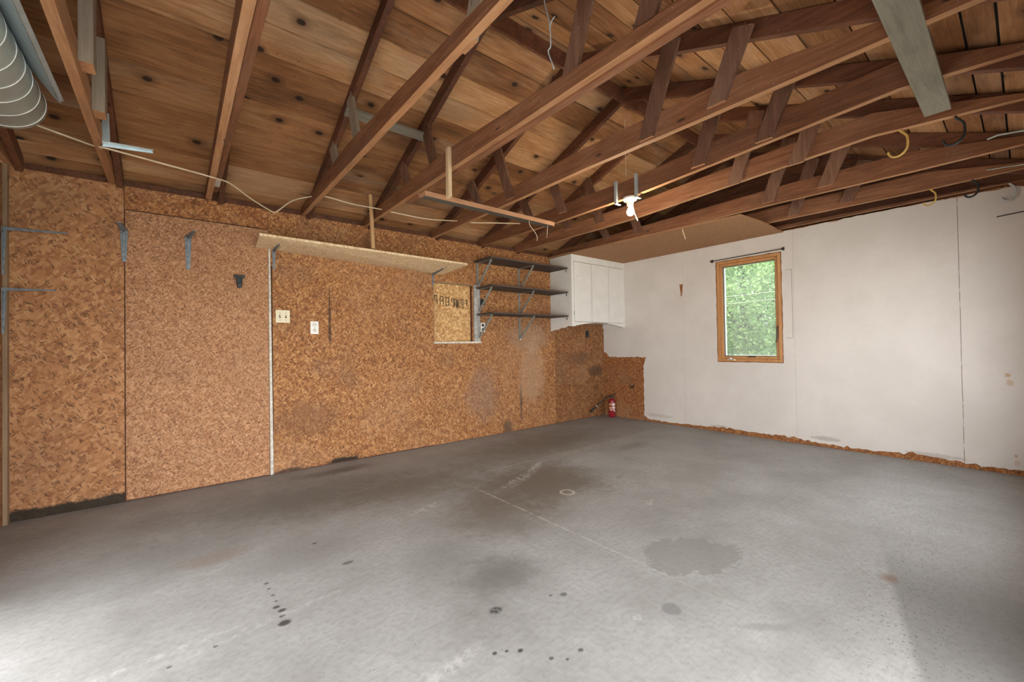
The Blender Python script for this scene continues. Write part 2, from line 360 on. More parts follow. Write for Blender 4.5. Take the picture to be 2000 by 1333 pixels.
def mat_paint():
    N = NT('painted chipboard wall'); o = N.obj(); x, y, z = N.sep(o)
    n1 = N.noise(o, 2.0, 5, .6); n2 = N.noise(o, 60, 4, .65)
    col = N.mix(N.step(n1, .35, .7), (.63,.595,.55), (.69,.655,.61))
    col = N.mix(N.math('MULTIPLY', N.step(n2, .35, .75), .22), col, (.62,.57,.51))
    dens = N.step(N.noise(o, 1.3, 3, .6), .45, .62)
    sp = N.vor(o, 26, 1, 'Distance'); sc = N.sep(N.vor(o, 26, 1, 'Color'))[0]
    thr = N.math('MULTIPLY', N.math('GREATER_THAN', sc, .80), N.step(sp, .16, .06))
    col = N.mix(N.math('MULTIPLY', thr, N.math('ADD', .35, N.math('MULTIPLY', dens, .5))), col, (.10,.075,.06))
    sp2 = N.noise(N.mapv(o, scale=(1,1,1.4)), 130, 2, .5)
    col = N.mix(N.math('MULTIPLY', N.math('MULTIPLY', N.step(sp2, .68, .72), dens), .45), col, (.2,.16,.13))
    nz = N.noise(o, 22, 4, .7)
    def spot(col, cy, cz, ry, rz, c, k):
        a = N.math('POWER', N.math('DIVIDE', N.math('SUBTRACT', y, cy), ry), 2)
        b = N.math('POWER', N.math('DIVIDE', N.math('SUBTRACT', z, cz), rz), 2)
        d = N.math('ADD', N.math('SQRT', N.math('ADD', a, b)), N.math('MULTIPLY', N.math('SUBTRACT', nz, .5), 1.2))
        return N.mix(N.math('MULTIPLY', N.step(d, 1.0, .5), k), col, c)
    col = spot(col, .108, .815, .022, .022, (.50,.27,.09), .7)
    col = spot(col, .095, .75, .03, .035, (.52,.32,.14), .55)
    col = spot(col, .075, .155, .012, .02, (.50,.24,.11), .7)
    col = spot(col, .07, .10, .02, .03, (.52,.30,.18), .4)
    col = spot(col, 1.35, .09, .16, .03, (.33,.31,.29), .6)
    col = spot(col, 3.3, .10, .25, .03, (.42,.38,.33), .5)
    col = spot(col, 2.45, .06, .14, .03, (.35,.32,.29), .5)
    col = spot(col, .55, .07, .25, .025, (.36,.31,.27), .5)
    for yy, k in ((.36,.85), (2.9,.18), (1.61,.25)):      # sheet joints showing through the paint
        dd = N.math('ABSOLUTE', N.math('SUBTRACT', y, N.math('ADD', yy, N.math('MULTIPLY', N.noise(o, 4, 3), .006))))
        m = N.math('MULTIPLY', N.step(dd, .0035, .0012), N.step(N.noise(o, 9, 4, .7), .30, .5))
        col = N.mix(N.math('MULTIPLY', m, k), col, (.14,.11,.09))
    return N.bsdf(col, .55, 0, N.bump(N.math('ADD', n2, N.math('MULTIPLY', sp, .4)), .35, .0025), .4)
M['paint'] = mat_paint()

def mat_floor():
    N = NT('stained concrete'); o = N.obj(); x, y, z = N.sep(o)
    n0 = N.noise(o, .55, 6, .6); n1 = N.noise(o, 2.4, 6, .65); n2 = N.noise(o, 38, 4, .7)
    br = N.noise(N.mapv(o, rot=(0,0,.12), scale=(2.2,42,1)), 3.2, 4, .6)
    col = N.ramp(n1, [(.30,(.220,.213,.200)),(.5,(.290,.285,.273)),(.72,(.355,.351,.340))])
    col = N.mix(N.math('MULTIPLY', N.step(n0, .42, .66),   .35), col, (.375,.372,.364))
    col = N.mix(N.math('MULTIPLY', N.step(n2, .40, .70), .35), col, (.15,.146,.136))
    col = N.mix(N.math('MULTIPLY', N.step(br, .45, .7), .20), col, (.17,.166,.155))
    wob = N.noise(o, 3.2, 5, .7); wob2 = N.noise(o, 17, 4, .7)
    wn = N.math('ADD', N.math('MULTIPLY', N.math('SUBTRACT', wob, .5), 1.1), N.math('MULTIPLY', N.math('SUBTRACT', wob2, .5), .7))
    brk = N.step(N.noise(o, 26, 5, .75), .44, .60); oil = N.step(N.noise(o, 60, 4, .7), .36, .52)
    def spot(col, cx, cy, rx, ry, c, k, ang=0, soft=.6, w=1.0, cut=None):
        if cut is not None: k = N.math('MULTIPLY', k, cut)
        dx = N.math('SUBTRACT', x, cx); dy = N.math('SUBTRACT', y, cy)
        ca, sa = math.cos(ang), math.sin(ang)
        u = N.math('DIVIDE', N.math('ADD', N.math('MULTIPLY', dx, ca), N.math('MULTIPLY', dy, sa)), rx)
        v = N.math('DIVIDE', N.math('SUBTRACT', N.math('MULTIPLY', dy, ca), N.math('MULTIPLY', dx, sa)), ry)
        d = N.math('ADD', N.math('SQRT', N.math('ADD', N.math('POWER', u, 2), N.math('POWER', v, 2))), N.math('MULTIPLY', wn, w))
        return N.mix(N.math('MULTIPLY', N.step(d, 1.0, 1.0-soft), k), col, c)
    brown = (.135,.108,.080); dk = (.040,.038,.034); lt = (.43,.42,.40); grey = (.20,.195,.185)
    # broad brown-grey staining along the chipboard wall and where the car stood
    col = spot(col, 3.2, 3.45, 1.7, .75, brown, .70, 0, .9, .8)
    col = spot(col, 2.30, 2.55, .85, .70, brown, .88, .2, .75, .9)
    col = spot(col, 1.70, 2.30, .50, .50, brown, .75, .3, .9, .9)
    col = spot(col, .75, 3.45, 1.2, .60, (.125,.118,.10), .68, 0, .9, .8)
    col = spot(col, 1.45, 3.15, 1.0, .50, brown, .7, 0, .9, .9)
    col = spot(col, 1.15, 3.98, .5, .15, (.085,.075,.065), .7, 0, .8)
    col = spot(col, 3.5, 1.75, .5, .30, (.19,.175,.16), .35, 0, .9)
    col = spot(col, 1.25, 1.66, .30, .27, (.120,.118,.105), .75, .4, .85, .8)
    col = spot(col, 1.10, 1.95, .38, .30, (.17,.172,.155), .6, .2, .9, .8)
    col = spot(col, 1.62, 2.05, .30, .30, (.17,.162,.145), .55, 0, .9)
    col = spot(col, .15, 2.78, .22, .13, (.23,.145,.10), .45, 0, .8, .7)
    col = spot(col, -.05, 2.95, .75, .5, (.15,.148,.135), .55, 0, .9, .8)
    col = spot(col, .45, 2.5, .5, .3, (.17,.168,.155), .45, .2, .9, .8)
    col = spot(col, 3.9, 2.75, .45, .16, (.14,.125,.10), .5, .1, .9, .8)
    col = spot(col, 2.10, 1.14, .25, .19, (.185,.178,.162), .62, -.45, .10, 1.7)      # patch with a crisp edge
    col = spot(col, 1.62, .965, .050, .045, (.13,.13,.132), .6, 0, .35, .6)
    col = spot(col, 1.80, .66, .16, .035, (.17,.165,.155), .5, -.75, .7, .6)
    # drips and oil spots
    for cx, cy, r, k in ((.335,2.31,.014,.8),(.337,2.25,.011,.8),(.342,2.18,.013,.8),(.345,2.12,.010,.8),(.338,2.07,.020,.9),(.352,2.03,.020,.9),(.346,1.985,.014,.85),(.345,1.93,.030,.95),
                         (.115,1.95,.013,.8),(-.02,1.93,.012,.8),(.90,1.24,.013,.9),(.98,1.19,.016,.95),(.94,1.22,.010,.9),(.62,2.60,.016,.85),
                         (1.35,1.33,.022,.7),(1.30,1.36,.012,.6),(1.15,1.05,.018,.8),(1.04,1.09,.013,.8),(1.08,1.05,.010,.8)):
        col = spot(col, cx, cy, r, r*.8, dk, k, 0, .55, .8)
    col = spot(col, 1.05, 1.436, .040, .034, (.045,.045,.045), .95, 0, .5, .8, oil)
    col = spot(col, .70, 2.25, .036, .022, (.07,.07,.066), .8, 0, .5, .8)
    col = spot(col, 2.9, 2.18, .05, .012, (.06,.058,.055), .8, -.2, .5, .8)
    col = spot(col, 3.45, 2.50, .03, .012, dk, .5, 0, .5, .8)
    # pale scrapes and lime marks
    col = spot(col, 2.42, 2.78, .66, .075, lt, .75, .50, .9, .7, brk)
    col = spot(col, 2.1, 2.66, .30, .05, lt, .7, .42, .9, .7, brk)
    col = spot(col, 2.62, 2.90, .22, .04, lt, .6, .55, .8, .7)
    col = spot(col, 3.3, 3.0, .8, .10, (.40,.38,.34), .6, .06, .9, .8, brk)
    col = spot(col, 4.0, 3.0, .45, .10, lt, .6, .1, .9, .8, brk)
    col = spot(col, 4.55, 3.05, .30, .07, lt, .6, 0, .9, .8, brk)
    col = spot(col, 2.75, 2.05, .35, .22, (.36,.35,.335), .55, .3, .9, .8, brk)
    col = spot(col, 3.3, 2.15, .5, .25, (.37,.365,.35), .5, .2, .9, .8, brk)
    col = spot(col, 2.6, 1.7, .09, .04, lt, .8, .3, .6, .9, brk)
    col = spot(col, 1.35, 2.65, .25, .06, lt, .7, .3, .8, .8, brk)
    col = spot(col, .95, 2.35, .35, .12, (.36,.355,.335), .6, .35, .9, .8, brk)
    col = spot(col, .25, 1.98, .60, .035, (.38,.375,.36), .65, .12, .9, .5, brk)
    col = spot(col, .70, 1.28, .30, .05, lt, .7, .15, .8, .8, brk)
    col = spot(col, -.1, 2.02, .5, .03, lt, .6, .05, .9, .5, brk)
    col = spot(col, 1.46, 1.02, .04, .025, (.45,.45,.45), .8, .2, .7, .8, brk)
    col = spot(col, 3.1, 1.1, .9, .03, (.36,.355,.34), .45, -.05, .9, .5, brk)
    col = spot(col, 2.4, .75, .9, .03, (.36,.355,.34), .4, -.02, .9, .5, brk)
    # pitted concrete along the front wall; dark band paints in the pier's shadow
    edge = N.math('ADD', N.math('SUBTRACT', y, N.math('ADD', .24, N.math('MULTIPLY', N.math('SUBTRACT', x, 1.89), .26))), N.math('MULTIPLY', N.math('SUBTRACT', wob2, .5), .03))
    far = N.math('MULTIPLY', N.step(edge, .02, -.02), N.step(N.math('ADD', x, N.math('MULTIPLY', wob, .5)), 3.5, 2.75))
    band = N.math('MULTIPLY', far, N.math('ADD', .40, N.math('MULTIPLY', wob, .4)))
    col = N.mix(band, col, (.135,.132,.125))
    col = spot(col, 2.60, .43, .07, .05, (.17,.105,.07), .75, .2, .7)
    pit = N.math('MULTIPLY', N.step(N.vor(o, 75, 1, 'Distance'), .33, .16), N.math('GREATER_THAN', N.sep(N.vor(o, 75, 1, 'Color'))[0], .62))
    pz = N.step(N.math('ADD', N.math('ABSOLUTE', N.math('SUBTRACT', y, N.math('ADD', .02, N.math('MULTIPLY', x, .13)))), N.math('MULTIPLY', wob, .5)), .65, .25)
    pz = N.math('MULTIPLY', pz, N.step(x, 1.5, 2.2))
    col = N.mix(N.math('MULTIPLY', N.math('MULTIPLY', pit, pz), .85), col, (.07,.068,.065))
    few = N.math('MULTIPLY', N.step(N.vor(o, 30, 1, 'Distance'), .11, .05), N.math('GREATER_THAN', N.sep(N.vor(o, 30, 1, 'Color'))[0], .80))
    col = N.mix(N.math('MULTIPLY', few, .7), col, (.09,.085,.08))
    # saw joints
    dj = N.math('ABSOLUTE', N.math('SUBTRACT', x, N.math('ADD', 1.84, N.math('MULTIPLY', N.math('SUBTRACT', wob, .5), .012))))
    mj = N.math('MULTIPLY', N.math('MULTIPLY', N.step(dj, .009, .002), .75), N.math('MULTIPLY', N.step(y, 2.85, 2.7), N.step(y, .5, 1.9)))
    col = N.mix(N.math('MULTIPLY', mj, N.step(wob2, .34, .55)), col, (.46,.45,.42))
    dj2 = N.math('ABSOLUTE', N.math('SUBTRACT', y, N.math('ADD', 3.05, N.math('MULTIPLY', N.math('SUBTRACT', wob, .5), .02))))
    mj2 = N.math('MULTIPLY', N.step(dj2, .012, .003), N.math('MULTIPLY', N.step(x, 1.7, 2.3), N.step(x, 4.6, 3.6)))
    col = N.mix(N.math('MULTIPLY', mj2, .4), col, (.45,.43,.40))
    # paint ring
    rr = N.math('SQRT', N.math('ADD', N.math('POWER', N.math('SUBTRACT', x, 2.313), 2), N.math('POWER', N.math('SUBTRACT', y, 2.219), 2)))
    col = N.mix(N.math('MULTIPLY', N.step(N.math('ABSOLUTE', N.math('SUBTRACT', rr, .05)), .012, .006), .7), col, (.52,.48,.38))
    h = N.math('ADD', N.math('MULTIPLY', n2, .5), N.math('SUBTRACT', N.math('MULTIPLY', br, .3), N.math('MULTIPLY', N.math('MULTIPLY', pit, pz), 1.0)))
    return N.bsdf(col, N.math('ADD', .50, N.math('MULTIPLY', n1, .3)), 0, N.bump(h, .25, .003), .4)
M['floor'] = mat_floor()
M['outer'] = mat_plain('outer siding', (.45,.45,.42), .7)
M['added_sun_cover'] = mat_plain('added unseen roof cover', (.06,.06,.06), .9)
M['bounce_paving'] = mat_plain('added unseen paving', (.56,.55,.52), .85, 0, .15, 2)
M['grass'] = mat_plain('grass', (.10,.17,.045), .9, 0, .4, 3)
M['dim_wall'] = mat_chip('gable chipboard', 30, [(p,(c[0]*.8,c[1]*.8,c[2]*.8)) for p, c in chip_stops], .9, 'YZ', .4, 8)

# ------------------------------------------------------------------ setting
XL, XR, YB, YF, H = -.875, 5.324, 4.25, -.16, 2.37
RY, PIT = 2.13, .40                      # ridge line, pitch
def rbot(y):                             # rafter underside
    return 2.345 + PIT*(YB-y) if y > RY else 2.345 + PIT*(YB-RY) - PIT*(RY-y)
SH = .108                                # rafter depth measured vertically
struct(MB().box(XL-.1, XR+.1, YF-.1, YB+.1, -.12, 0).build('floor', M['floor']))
struct(MB().box(-14, XL-.1, -8, 14, -.2, -.03).box(XL-.1, XR+.1, -8, YF-.1, -.2, -.03).build('added_paving', M['bounce_paving']))  # unseen paving, added to bounce daylight up to the ceiling
struct(MB().box(XR+.1, 34, -22, 34, -.3, -.06).box(-14, XR+.1, YB+.1, 34, -.3, -.06).build('lawn', M['grass']))

# left wall: dark backing, then separate sheets with open joints
BX0, BX1, BZ0, BZ1 = 2.296, 2.824, 1.178, 1.872          # boarded window opening
wl = MB()
for x0, x1, z0, z1 in ((XL-.1,BX0,0,2.368),(BX1,XR+.1,0,2.368),(BX0,BX1,0,BZ0),(BX0,BX1,BZ1,2.368)):
    wl.box(x0, x1, YB+.012, YB+.11, z0, z1)
wl = struct(wl.build('wall_left', M['rafter']))
def sheet(x0, x1, z0, z1, mat, y=YB):
    return MB().box(x0, x1, y, YB+.0115, z0, z1).build('wall_sheet', mat, wl)
sheet(XL, -.2925, .0, H, M['chip_coarse'])
sheet(-.2885, .650, 2.196, H, M['chip_strip'])
sheet(.6535, XR, BZ1+.0, H, M['chip'])
sheet(.684, BX0, .012, BZ1-.0005, M['chip'])
sheet(BX1, 3.590, .004, BZ1-.0005, M['chip'])
sheet(BX0+.0005, BX1-.0005, .006, BZ0, M['chip'])
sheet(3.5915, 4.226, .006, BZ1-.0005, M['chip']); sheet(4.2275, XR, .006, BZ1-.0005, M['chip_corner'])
door = struct(MB().box(-.2855, .6515, YB-.004, YB+.0115, .012, 2.186).build('door_1', M['chip_door']))
tr = struct(MB().hexa([(.655,YB-.012,.005),(.681,YB-.012,.005),(.681,YB+.0115,.005),(.655,YB+.0115,.005)],
                      [(.653,YB-.012,2.03),(.668,YB-.012,2.03),(.668,YB+.0115,2.03),(.653,YB+.0115,2.03)]).build('trim_1', M['white_trim'], bevel=.002))
# boarded-up window in the left wall
w2 = struct(MB().box(BX0, BX1, YB+.045, YB+.06, BZ0, BZ1).build('window_2', M['chip_pale']))
MB().box(BX0, BX1, YB+.0, YB+.045, BZ1-.012, BZ1).box(BX0, BX0+.006, YB, YB+.045, BZ0, BZ1-.012).build('window_reveal', M['stud'], w2)
MB().hexa([(2.836,YB-.03,1.178),(2.918,YB-.03,1.178),(2.918,YB,1.178),(2.836,YB,1.178)],[(2.838,YB-.03,1.872),(2.92,YB-.03,1.872),(2.92,YB,1.872),(2.838,YB,1.872)]).build('window_jamb', M['jamb'], w2, .003)
MB().box(2.285, 2.935, YB-.035, YB+.03, 1.158, 1.180).build('window_sill', M['white_trim'], w2, .003)
ink = MB()
def stroke(x0, x1, z0, z1): ink.box(x0, x1, YB+.0435, YB+.0447, z0, z1)
def glyph(x, kind, w=.05, h=.10, zc=1.655):     # blocky stencil numerals printed upside down
    t = .009; a, b = zc-h/2, zc+h/2
    S = {'T': lambda: stroke(x, x+w, b-t, b), 'B': lambda: stroke(x, x+w, a, a+t), 'M': lambda: stroke(x+.012, x+w, zc-.01, zc-.001),
         'L': lambda: stroke(x, x+t, a, b), 'R': lambda: stroke(x+w-t, x+w, a, b), 'l': lambda: stroke(x, x+t, zc, b), 'r': lambda: stroke(x+w-t, x+w, zc, b)}
    for k in kind: S[k]()
glyph(2.330, 'TRlM', .040, .105, 1.672); glyph(2.404, 'TLRM', .048, .095, 1.665); glyph(2.478, 'TLRMB', .050, .10, 1.655)
for k, x in enumerate((2.560,2.578,2.598,2.612,2.632,2.650)): glyph(x, ('lTM','RM','LM','TR','RLM','R')[k], .016, .095+.01*(k%2), 1.652-.004*k)
glyph(2.688, 'TRlM', .036, .115, 1.632); glyph(2.748, 'TRM', .030, .08, 1.648)
ink.build('stamped_print', M['ink'], w2)

# right wall: chipboard with a skin of ragged white paint, window opening
WY0, WY1, WZ0, WZ1 = 1.735, 2.452, .885, 2.130
wr = MB()
for y0, y1, z0, z1 in ((YF-.1,WY0,0,H),(WY1,YB+.012,0,H),(WY0,WY1,0,WZ0),(WY0,WY1,WZ1,H)):
    wr.box(XR, XR+.10, y0, y1, z0, z1)
wg = MB().prism([(XR+.02,YF-.1,H),(XR+.02,YB+.012,H),(XR+.02,YB+.012,rbot(YB)+.09),(XR+.02,RY,rbot(RY)+.09),(XR+.02,YF-.1,rbot(YF-.1)+.09)], (.08,0,0))
wr = struct(wr.build('wall_right', M['chip_right'])); wg.build('gable_boards', M['rafter'], wr)
rnd = random.Random(3)
def ragged(pts, step=.022, amp=.006):
    out = []
    for i in range(len(pts)-1):
        a, b = Vector(pts[i]), Vector(pts[i+1]); n = max(1, int((b-a).length/step)); d = (b-a).normalized(); nn = Vector((-d.y, d.x))
        for k in range(n):
            p = a.lerp(b, k/n)+(nn*rnd.gauss(0, amp) if k else nn*0); out.append((p.x, p.y))
    return out+[tuple(pts[-1])]
foot = ragged([(3.47,.034),(2.97,.026),(2.49,.048),(2.30,.060),(1.98,.048),(1.673,.058),(1.413,.034),(.993,.036),(.63,.060),(.172,.038),(YF,.042)], .03, .006)
corner = ragged([(YB-.002,1.00),(4.195,.985),(4.150,.927),(3.85,.918),(3.60,.925),(3.487,.922),(3.500,.895),(3.531,.80),(3.531,.46),(3.531,.074),(3.47,.034)], .025, .005)
top = ragged([(YF,2.352),(.8,2.366),(1.85,2.358),(2.8,2.358),(YB-.002,2.36)], .05, .003)
pm = bmesh.new()
outer = corner + foot[1:] + top
q_ = .009; hole = ragged([(WY0-q_,WZ0-q_),(WY1+q_,WZ0-q_),(WY1+q_,WZ1+q_),(WY0-q_,WZ1+q_),(WY0-q_,WZ0-q_)], .06, .0022)[:-1]
def loop(pts):
    vs = [pm.verts.new((XR-.003, y, z)) for y, z in pts]
    return [pm.edges.new((vs[i], vs[(i+1)%len(vs)])) for i in range(len(vs))]
es = loop(outer)+loop(hole)
bmesh.ops.triangle_fill(pm, use_beauty=True, use_dissolve=False, edges=es)
rg = bmesh.ops.extrude_face_region(pm, geom=pm.faces[:])
bmesh.ops.translate(pm, vec=(.0028,0,0), verts=[g for g in rg['geom'] if isinstance(g, bmesh.types.BMVert)])
bmesh.ops.recalc_face_normals(pm, faces=pm.faces[:])
me = bpy.data.meshes.new('paint_layer'); pm.to_mesh(me); pm.free(); me.materials.append(M['paint'])
po = bpy.data.objects.new('paint_layer', me); COL.objects.link(po); po.parent = wr
# chipped wedge of bare wood, saw-cut outline and two pencil-thin cracks in the paint
MB().prism([(XR-.0034,2.948,1.925),(XR-.0034,2.936,1.912),(XR-.0034,2.925,1.918),(XR-.0034,2.912,1.908),(XR-.0034,2.898,1.922),(XR-.0034,2.907,1.85),(XR-.0034,2.918,1.76),(XR-.0034,2.930,1.75)], (-.003,0,0)).build('chipped_patch', M['chip_right'], wr)
MB().box(XR-.0036,XR-.0030,1.628,1.631,1.16,1.925).box(XR-.0036,XR-.0030,1.631,1.70,1.920,1.923).box(XR-.0036,XR-.0030,1.634,1.70,1.158,1.161).build('cut_outline', M['darkmetal'], wr)
wm = MB()
for (ya, za), (yb_, zb_) in (((3.775,.520),(3.752,.452)),((3.752,.452),(3.736,.497)),((3.736,.497),(3.720,.455)),((3.720,.455),(3.700,.525)),((3.745,.455),(3.731,.50)),((3.690,.505),(3.684,.482))):
    wm.bar((XR-.0005,ya,za), (XR-.0005,yb_,zb_), .002, .011)
wm.build('pen_mark', M['ink'], wr)

# left gable wall; front wall with a doorway, lintel lowered to limit light, and an added opening
gw = MB()
FX0, FX1, FX2, FX3 = -.80, 1.95, 2.9, 4.5  # second pair: unseen opening added to fill the floor and right wall
DY0, DY1, DZ = 1.0, 2.75, 1.35           # low opening added in the left gable, out of frame, to light the floor
for y0, y1, z0, z1 in ((YF-.1,DY0,0,H),(DY1,YB+.012,0,H),(DY0,DY1,DZ,H)): gw.box(XL-.1, XL, y0, y1, z0, z1)
gw.prism([(XL-.1,YF-.1,H),(XL-.1,YB+.012,H),(XL-.1,YB+.012,rbot(YB)+.09),(XL-.1,RY,rbot(RY)+.09),(XL-.1,YF-.1,rbot(YF-.1)+.09)], (.08,0,0))
struct(gw.build('wall_side', M['dim_wall']))
struct(MB().box(XL+.001, XL+.022, YB-.045, YB-.001, 0, 2.37).build('trim_2', M['stud']))
struct(MB().box(XL-.1, FX0, YF-.1, YF, 0, 2.36).box(FX1, FX2, YF-.1, YF, 0, 2.36).box(FX3, XR+.1, YF-.1, YF, 0, 2.36).box(FX0, FX1, YF-.1, YF, 1.72, 2.36).box(FX2, FX3, YF-.1, YF, 1.85, 2.36).box(FX2, FX3, YF-.1, YF, 0, .62).build('wall_front', M['dim_wall']))

# roof sheathing: planks along X, 3 mm joints, some split in length
ce = MB()
def plank(y0, y1, x0, x1, dz):
    t = .02
    z0, z1 = rbot(y0)+SH+dz, rbot(y1)+SH+dz
    ce.hexa([(x0,y0,z0),(x1,y0,z0),(x1,y1,z1),(x0,y1,z1)], [(x0,y0,z0+t),(x1,y0,z0+t),(x1,y1,z1+t),(x0,y1,z1+t)])
rp_ = random.Random(11)
edges = [4.40,4.205,4.105,3.934,3.742,3.524,3.309,3.136,2.964,2.775,2.585,2.392,2.20,RY+.004]
for side in (0, 1):
    for i in range(len(edges)-1):
        a, b = edges[i+1], edges[i]
        if side: a, b = 2*RY-b, 2*RY-a
        xs = [XL-.1] + sorted(rp_.sample([-.33, .29, .97, 1.57, 2.33, 2.97, 3.55, 4.24], 2 if i % 2 else 1)) + [XR+.1]
        for k in range(len(xs)-1):
            plank(a+.0045, b-.0045, xs[k]+.001, xs[k+1]-.001, rp_.uniform(-.003,.003))
struct(ce.build('ceiling', M['plank']))
ro = MB()
for s in (1, -1):
    ye = RY+s*2.5; z0, z1 = rbot(RY)+SH+.03, rbot(RY)+SH+.03-PIT*2.5
    ro.hexa([(XL-.2,RY,z0),(XR+.2,RY,z0),(XR+.2,ye,z1),(XL-.2,ye,z1)], [(XL-.2,RY,z0+.03),(XR+.2,RY,z0+.03),(XR+.2,ye,z1+.03),(XL-.2,ye,z1+.03)])
struct(ro.build('added_roof_cover', M['added_sun_cover']))  # unseen cover, added to stop sun leaking through the plank joints
rb = tag(MB().box(XL, XR, RY-.011, RY+.011, 3.175, 3.300).build('ridge_board', M['rafter']), 'dark ridge board running along the peak where both plank roof slopes meet', 'ridge board')
# dark fill strip above the left wall, between rafters: sits behind the sheets
struct(MB().box(XL, XR, YB+.02, YB+.10, 2.370, rbot(YB+.06)+SH-.01).build('trim_3', M['rafter']))

# ------------------------------------------------------------------ roof trusses
GT = 'roof trusses under the plank roof'
WEBV = [(2.72,2.44,2.72,2.94), (3.13,2.40,3.13,2.78)]
WEBS = [(2.80,2.40,2.985,2.90), (3.26,2.44,3.42,2.72), (1.46,2.385,1.275,2.90), (1.03,2.40,.885,2.74)]
def truss(x, zs, label, ties='tie', front=True, webs=(0,1,2,3), wmat='web', sister=None, rdx=.042, skew=0, wt=.020, wset=None):
    t = thing('roof_truss', label, 'roof truss', (x, RY, 2.37), GT)
    ys = [p[0] for p in zs]
    def X(y): return x+skew*(YB-y)
    tb = MB(); h = .145; w = .040
    n = len(zs)
    vs = []
    for y, z in zs: vs += [(X(y),y,z),(X(y)+w,y,z),(X(y)+w,y,z+h),(X(y),y,z+h)]
    # keep the tie ends below the roof boards
    def clip(v): return (v[0], v[1], min(v[2], rbot(v[1])+SH-.006))
    vs = [clip(v) for v in vs]
    fs = [(0,1,2,3), (4*n-1,4*n-2,4*n-3,4*n-4)]
    for i in range(n-1):
        for k in range(4): fs.append((4*i+k, 4*i+(k+1)%4, 4*i+4+(k+1)%4, 4*i+4+k))
    tb.add(vs, fs); tbo = tb.build('tie_beam', M[ties], t)
    tbo.data.materials.append(M['tie_lit_edge'])              # lower edge: cleaner wood, also lightened for light bounced off the floor
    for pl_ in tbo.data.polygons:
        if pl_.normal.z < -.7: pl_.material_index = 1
    for s in (1, -1):
        ya, yb = (RY+.012, YB+.0) if s > 0 else (RY-.012, YF+.0)
        x0 = x+rdx
        MB().hexa([(x0,ya,rbot(ya)),(x0+.040,ya,rbot(ya)),(x0+.040,yb,rbot(yb)),(x0,yb,rbot(yb))],
                  [(x0,ya,rbot(ya)+SH-.004),(x0+.040,ya,rbot(ya)+SH-.004),(x0+.040,yb,rbot(yb)+SH-.004),(x0,yb,rbot(yb)+SH-.004)]).build('rafter', M['rafter'], t, .003)
    for k in webs:
        yb, zb, yt, zt = (wset or WEBS)[k]; w2_ = .050; yt2 = yt
        xa = x-.021 if front else x+.041
        s = 1 if yb > RY else -1
        wm_ = MB().prism([(xa,yb-w2_,zb-.0),(xa,yb+w2_,zb+.0),(xa,yt+w2_,zt-s*PIT*w2_),(xa,yt-w2_,zt+s*PIT*w2_)], (wt,0,0))
        wo = wm_.build('web', M[wmat], t); wo.data.materials.append(M['cut'])      # sawn end grain at the foot
        for pl_ in wo.data.polygons:
            if pl_.normal.z < -.7: pl_.material_index = 1
    if sister:
        y0, y1, dz, m = sister
        MB().box(x+.041, x+.079, y0, y1, 2.37+dz, 2.37+dz+.12).build('sister_board', M[m], t, .003)
    return t
truss(XL+.004, [(YB,2.37),(YF,2.37)], 'half hidden end truss against the left gable wall, left of the metal duct', webs=())
truss(-.375, [(YB,2.37),(2.2,2.40),(YF,2.40)], 'orange edged roof truss with two grey webs, right beside the galvanized duct', 'tie_orange', False, (0,1), 'web_grey', wt=.05, wset=WEBV)
t0_ = truss(.203, [(YB,2.375),(2.0,2.42),(YF,2.42)], 'doubled roof truss with two boards side by side, above the empty wall brackets', 'tie', False, (), sister=(YF, 4.12, .035, 'tie'), rdx=.082)
MB().box(.2462, .2798, 3.78, 3.97, 2.4015, 2.4045).build('paint_patch', M['white_trim'], t0_)
truss(.925, [(YB,2.375),(2.9,2.372),(YF,2.38)], 'heavy roof truss over the left end of the long pale shelf', 'tie', False, (0,1,2,3), 'web_grey')
truss(1.508, [(YB,2.368),(2.5,2.37),(YF,2.375)], 'doubled roof truss from which the pale slat and orange rail hang', 'tie', False, (0,1,2,3), sister=(YF, 3.35, -.012, 'tie'))
truss(2.285, [(YB,2.365),(2.0,2.380),(.9,2.368),(YF,2.36)], 'mid-room roof truss next left of the light bulb, four webs on its near face', 'tie')
truss(2.930, [(YB,2.36),(3.0,2.332),(2.0,2.338),(1.2,2.38),(.4,2.425),(YF,2.40)], 'roof truss that carries the bare light bulb', 'tie')
truss(3.505, [(YB,2.357),(2.8,2.348),(2.4,2.352),(1.4,2.402),(.6,2.440),(YF,2.38)], 'roof truss just behind the light bulb, with the first yellow hook and a dark hook', 'tie')
truss(4.200, [(YB,2.368),(1.3,2.362),(.5,2.352),(YF,2.352)], 'roof truss along the free edge of the brown ceiling panel', 'tie')
truss(4.850, [(YB,2.370),(1.6,2.370),(.5,2.362),(YF,2.37)], 'roof truss with small yellow and black hooks near the white wall', 'tie', True, (2,3))
truss(XR-.086, [(YB,2.372),(YF,2.372)], 'end truss lying along the top of the white wall', 'tie', webs=())

# ------------------------------------------------------------------ ceiling panel above the cabinet
cp = bmesh.new()
pts = [(4.10,YB-.004),(4.17,2.85),(4.262,1.72)]
for k in range(1, 8):
    t = k/8; pts.append((4.262+(XR-.006-4.262)*t, 1.72-.03*math.sin(t*math.pi)))
pts += [(XR-.006,1.70),(XR-.006,YB-.004)]
o = MB().prism([(x,y,2.349) for x, y in pts], (0,0,.012)).build('ceiling_panel', M['fibre'])
tag(o, 'thin brown fiberboard panel nailed under the trusses above the white cabinet', 'ceiling panel'); recentre(o)
o = MB().tube([(4.52,2.72,2.35),(4.52,2.715,2.32),(4.525,2.70,2.27),(4.52,2.69,2.24)], .006).build('pull_cord', M['cable'])
o.data.transform(Matrix.Translation((-.25,-.4,0)))
tag(o, 'short pale cord dangling from the brown ceiling panel, right of the bulb', 'cord'); recentre(o)

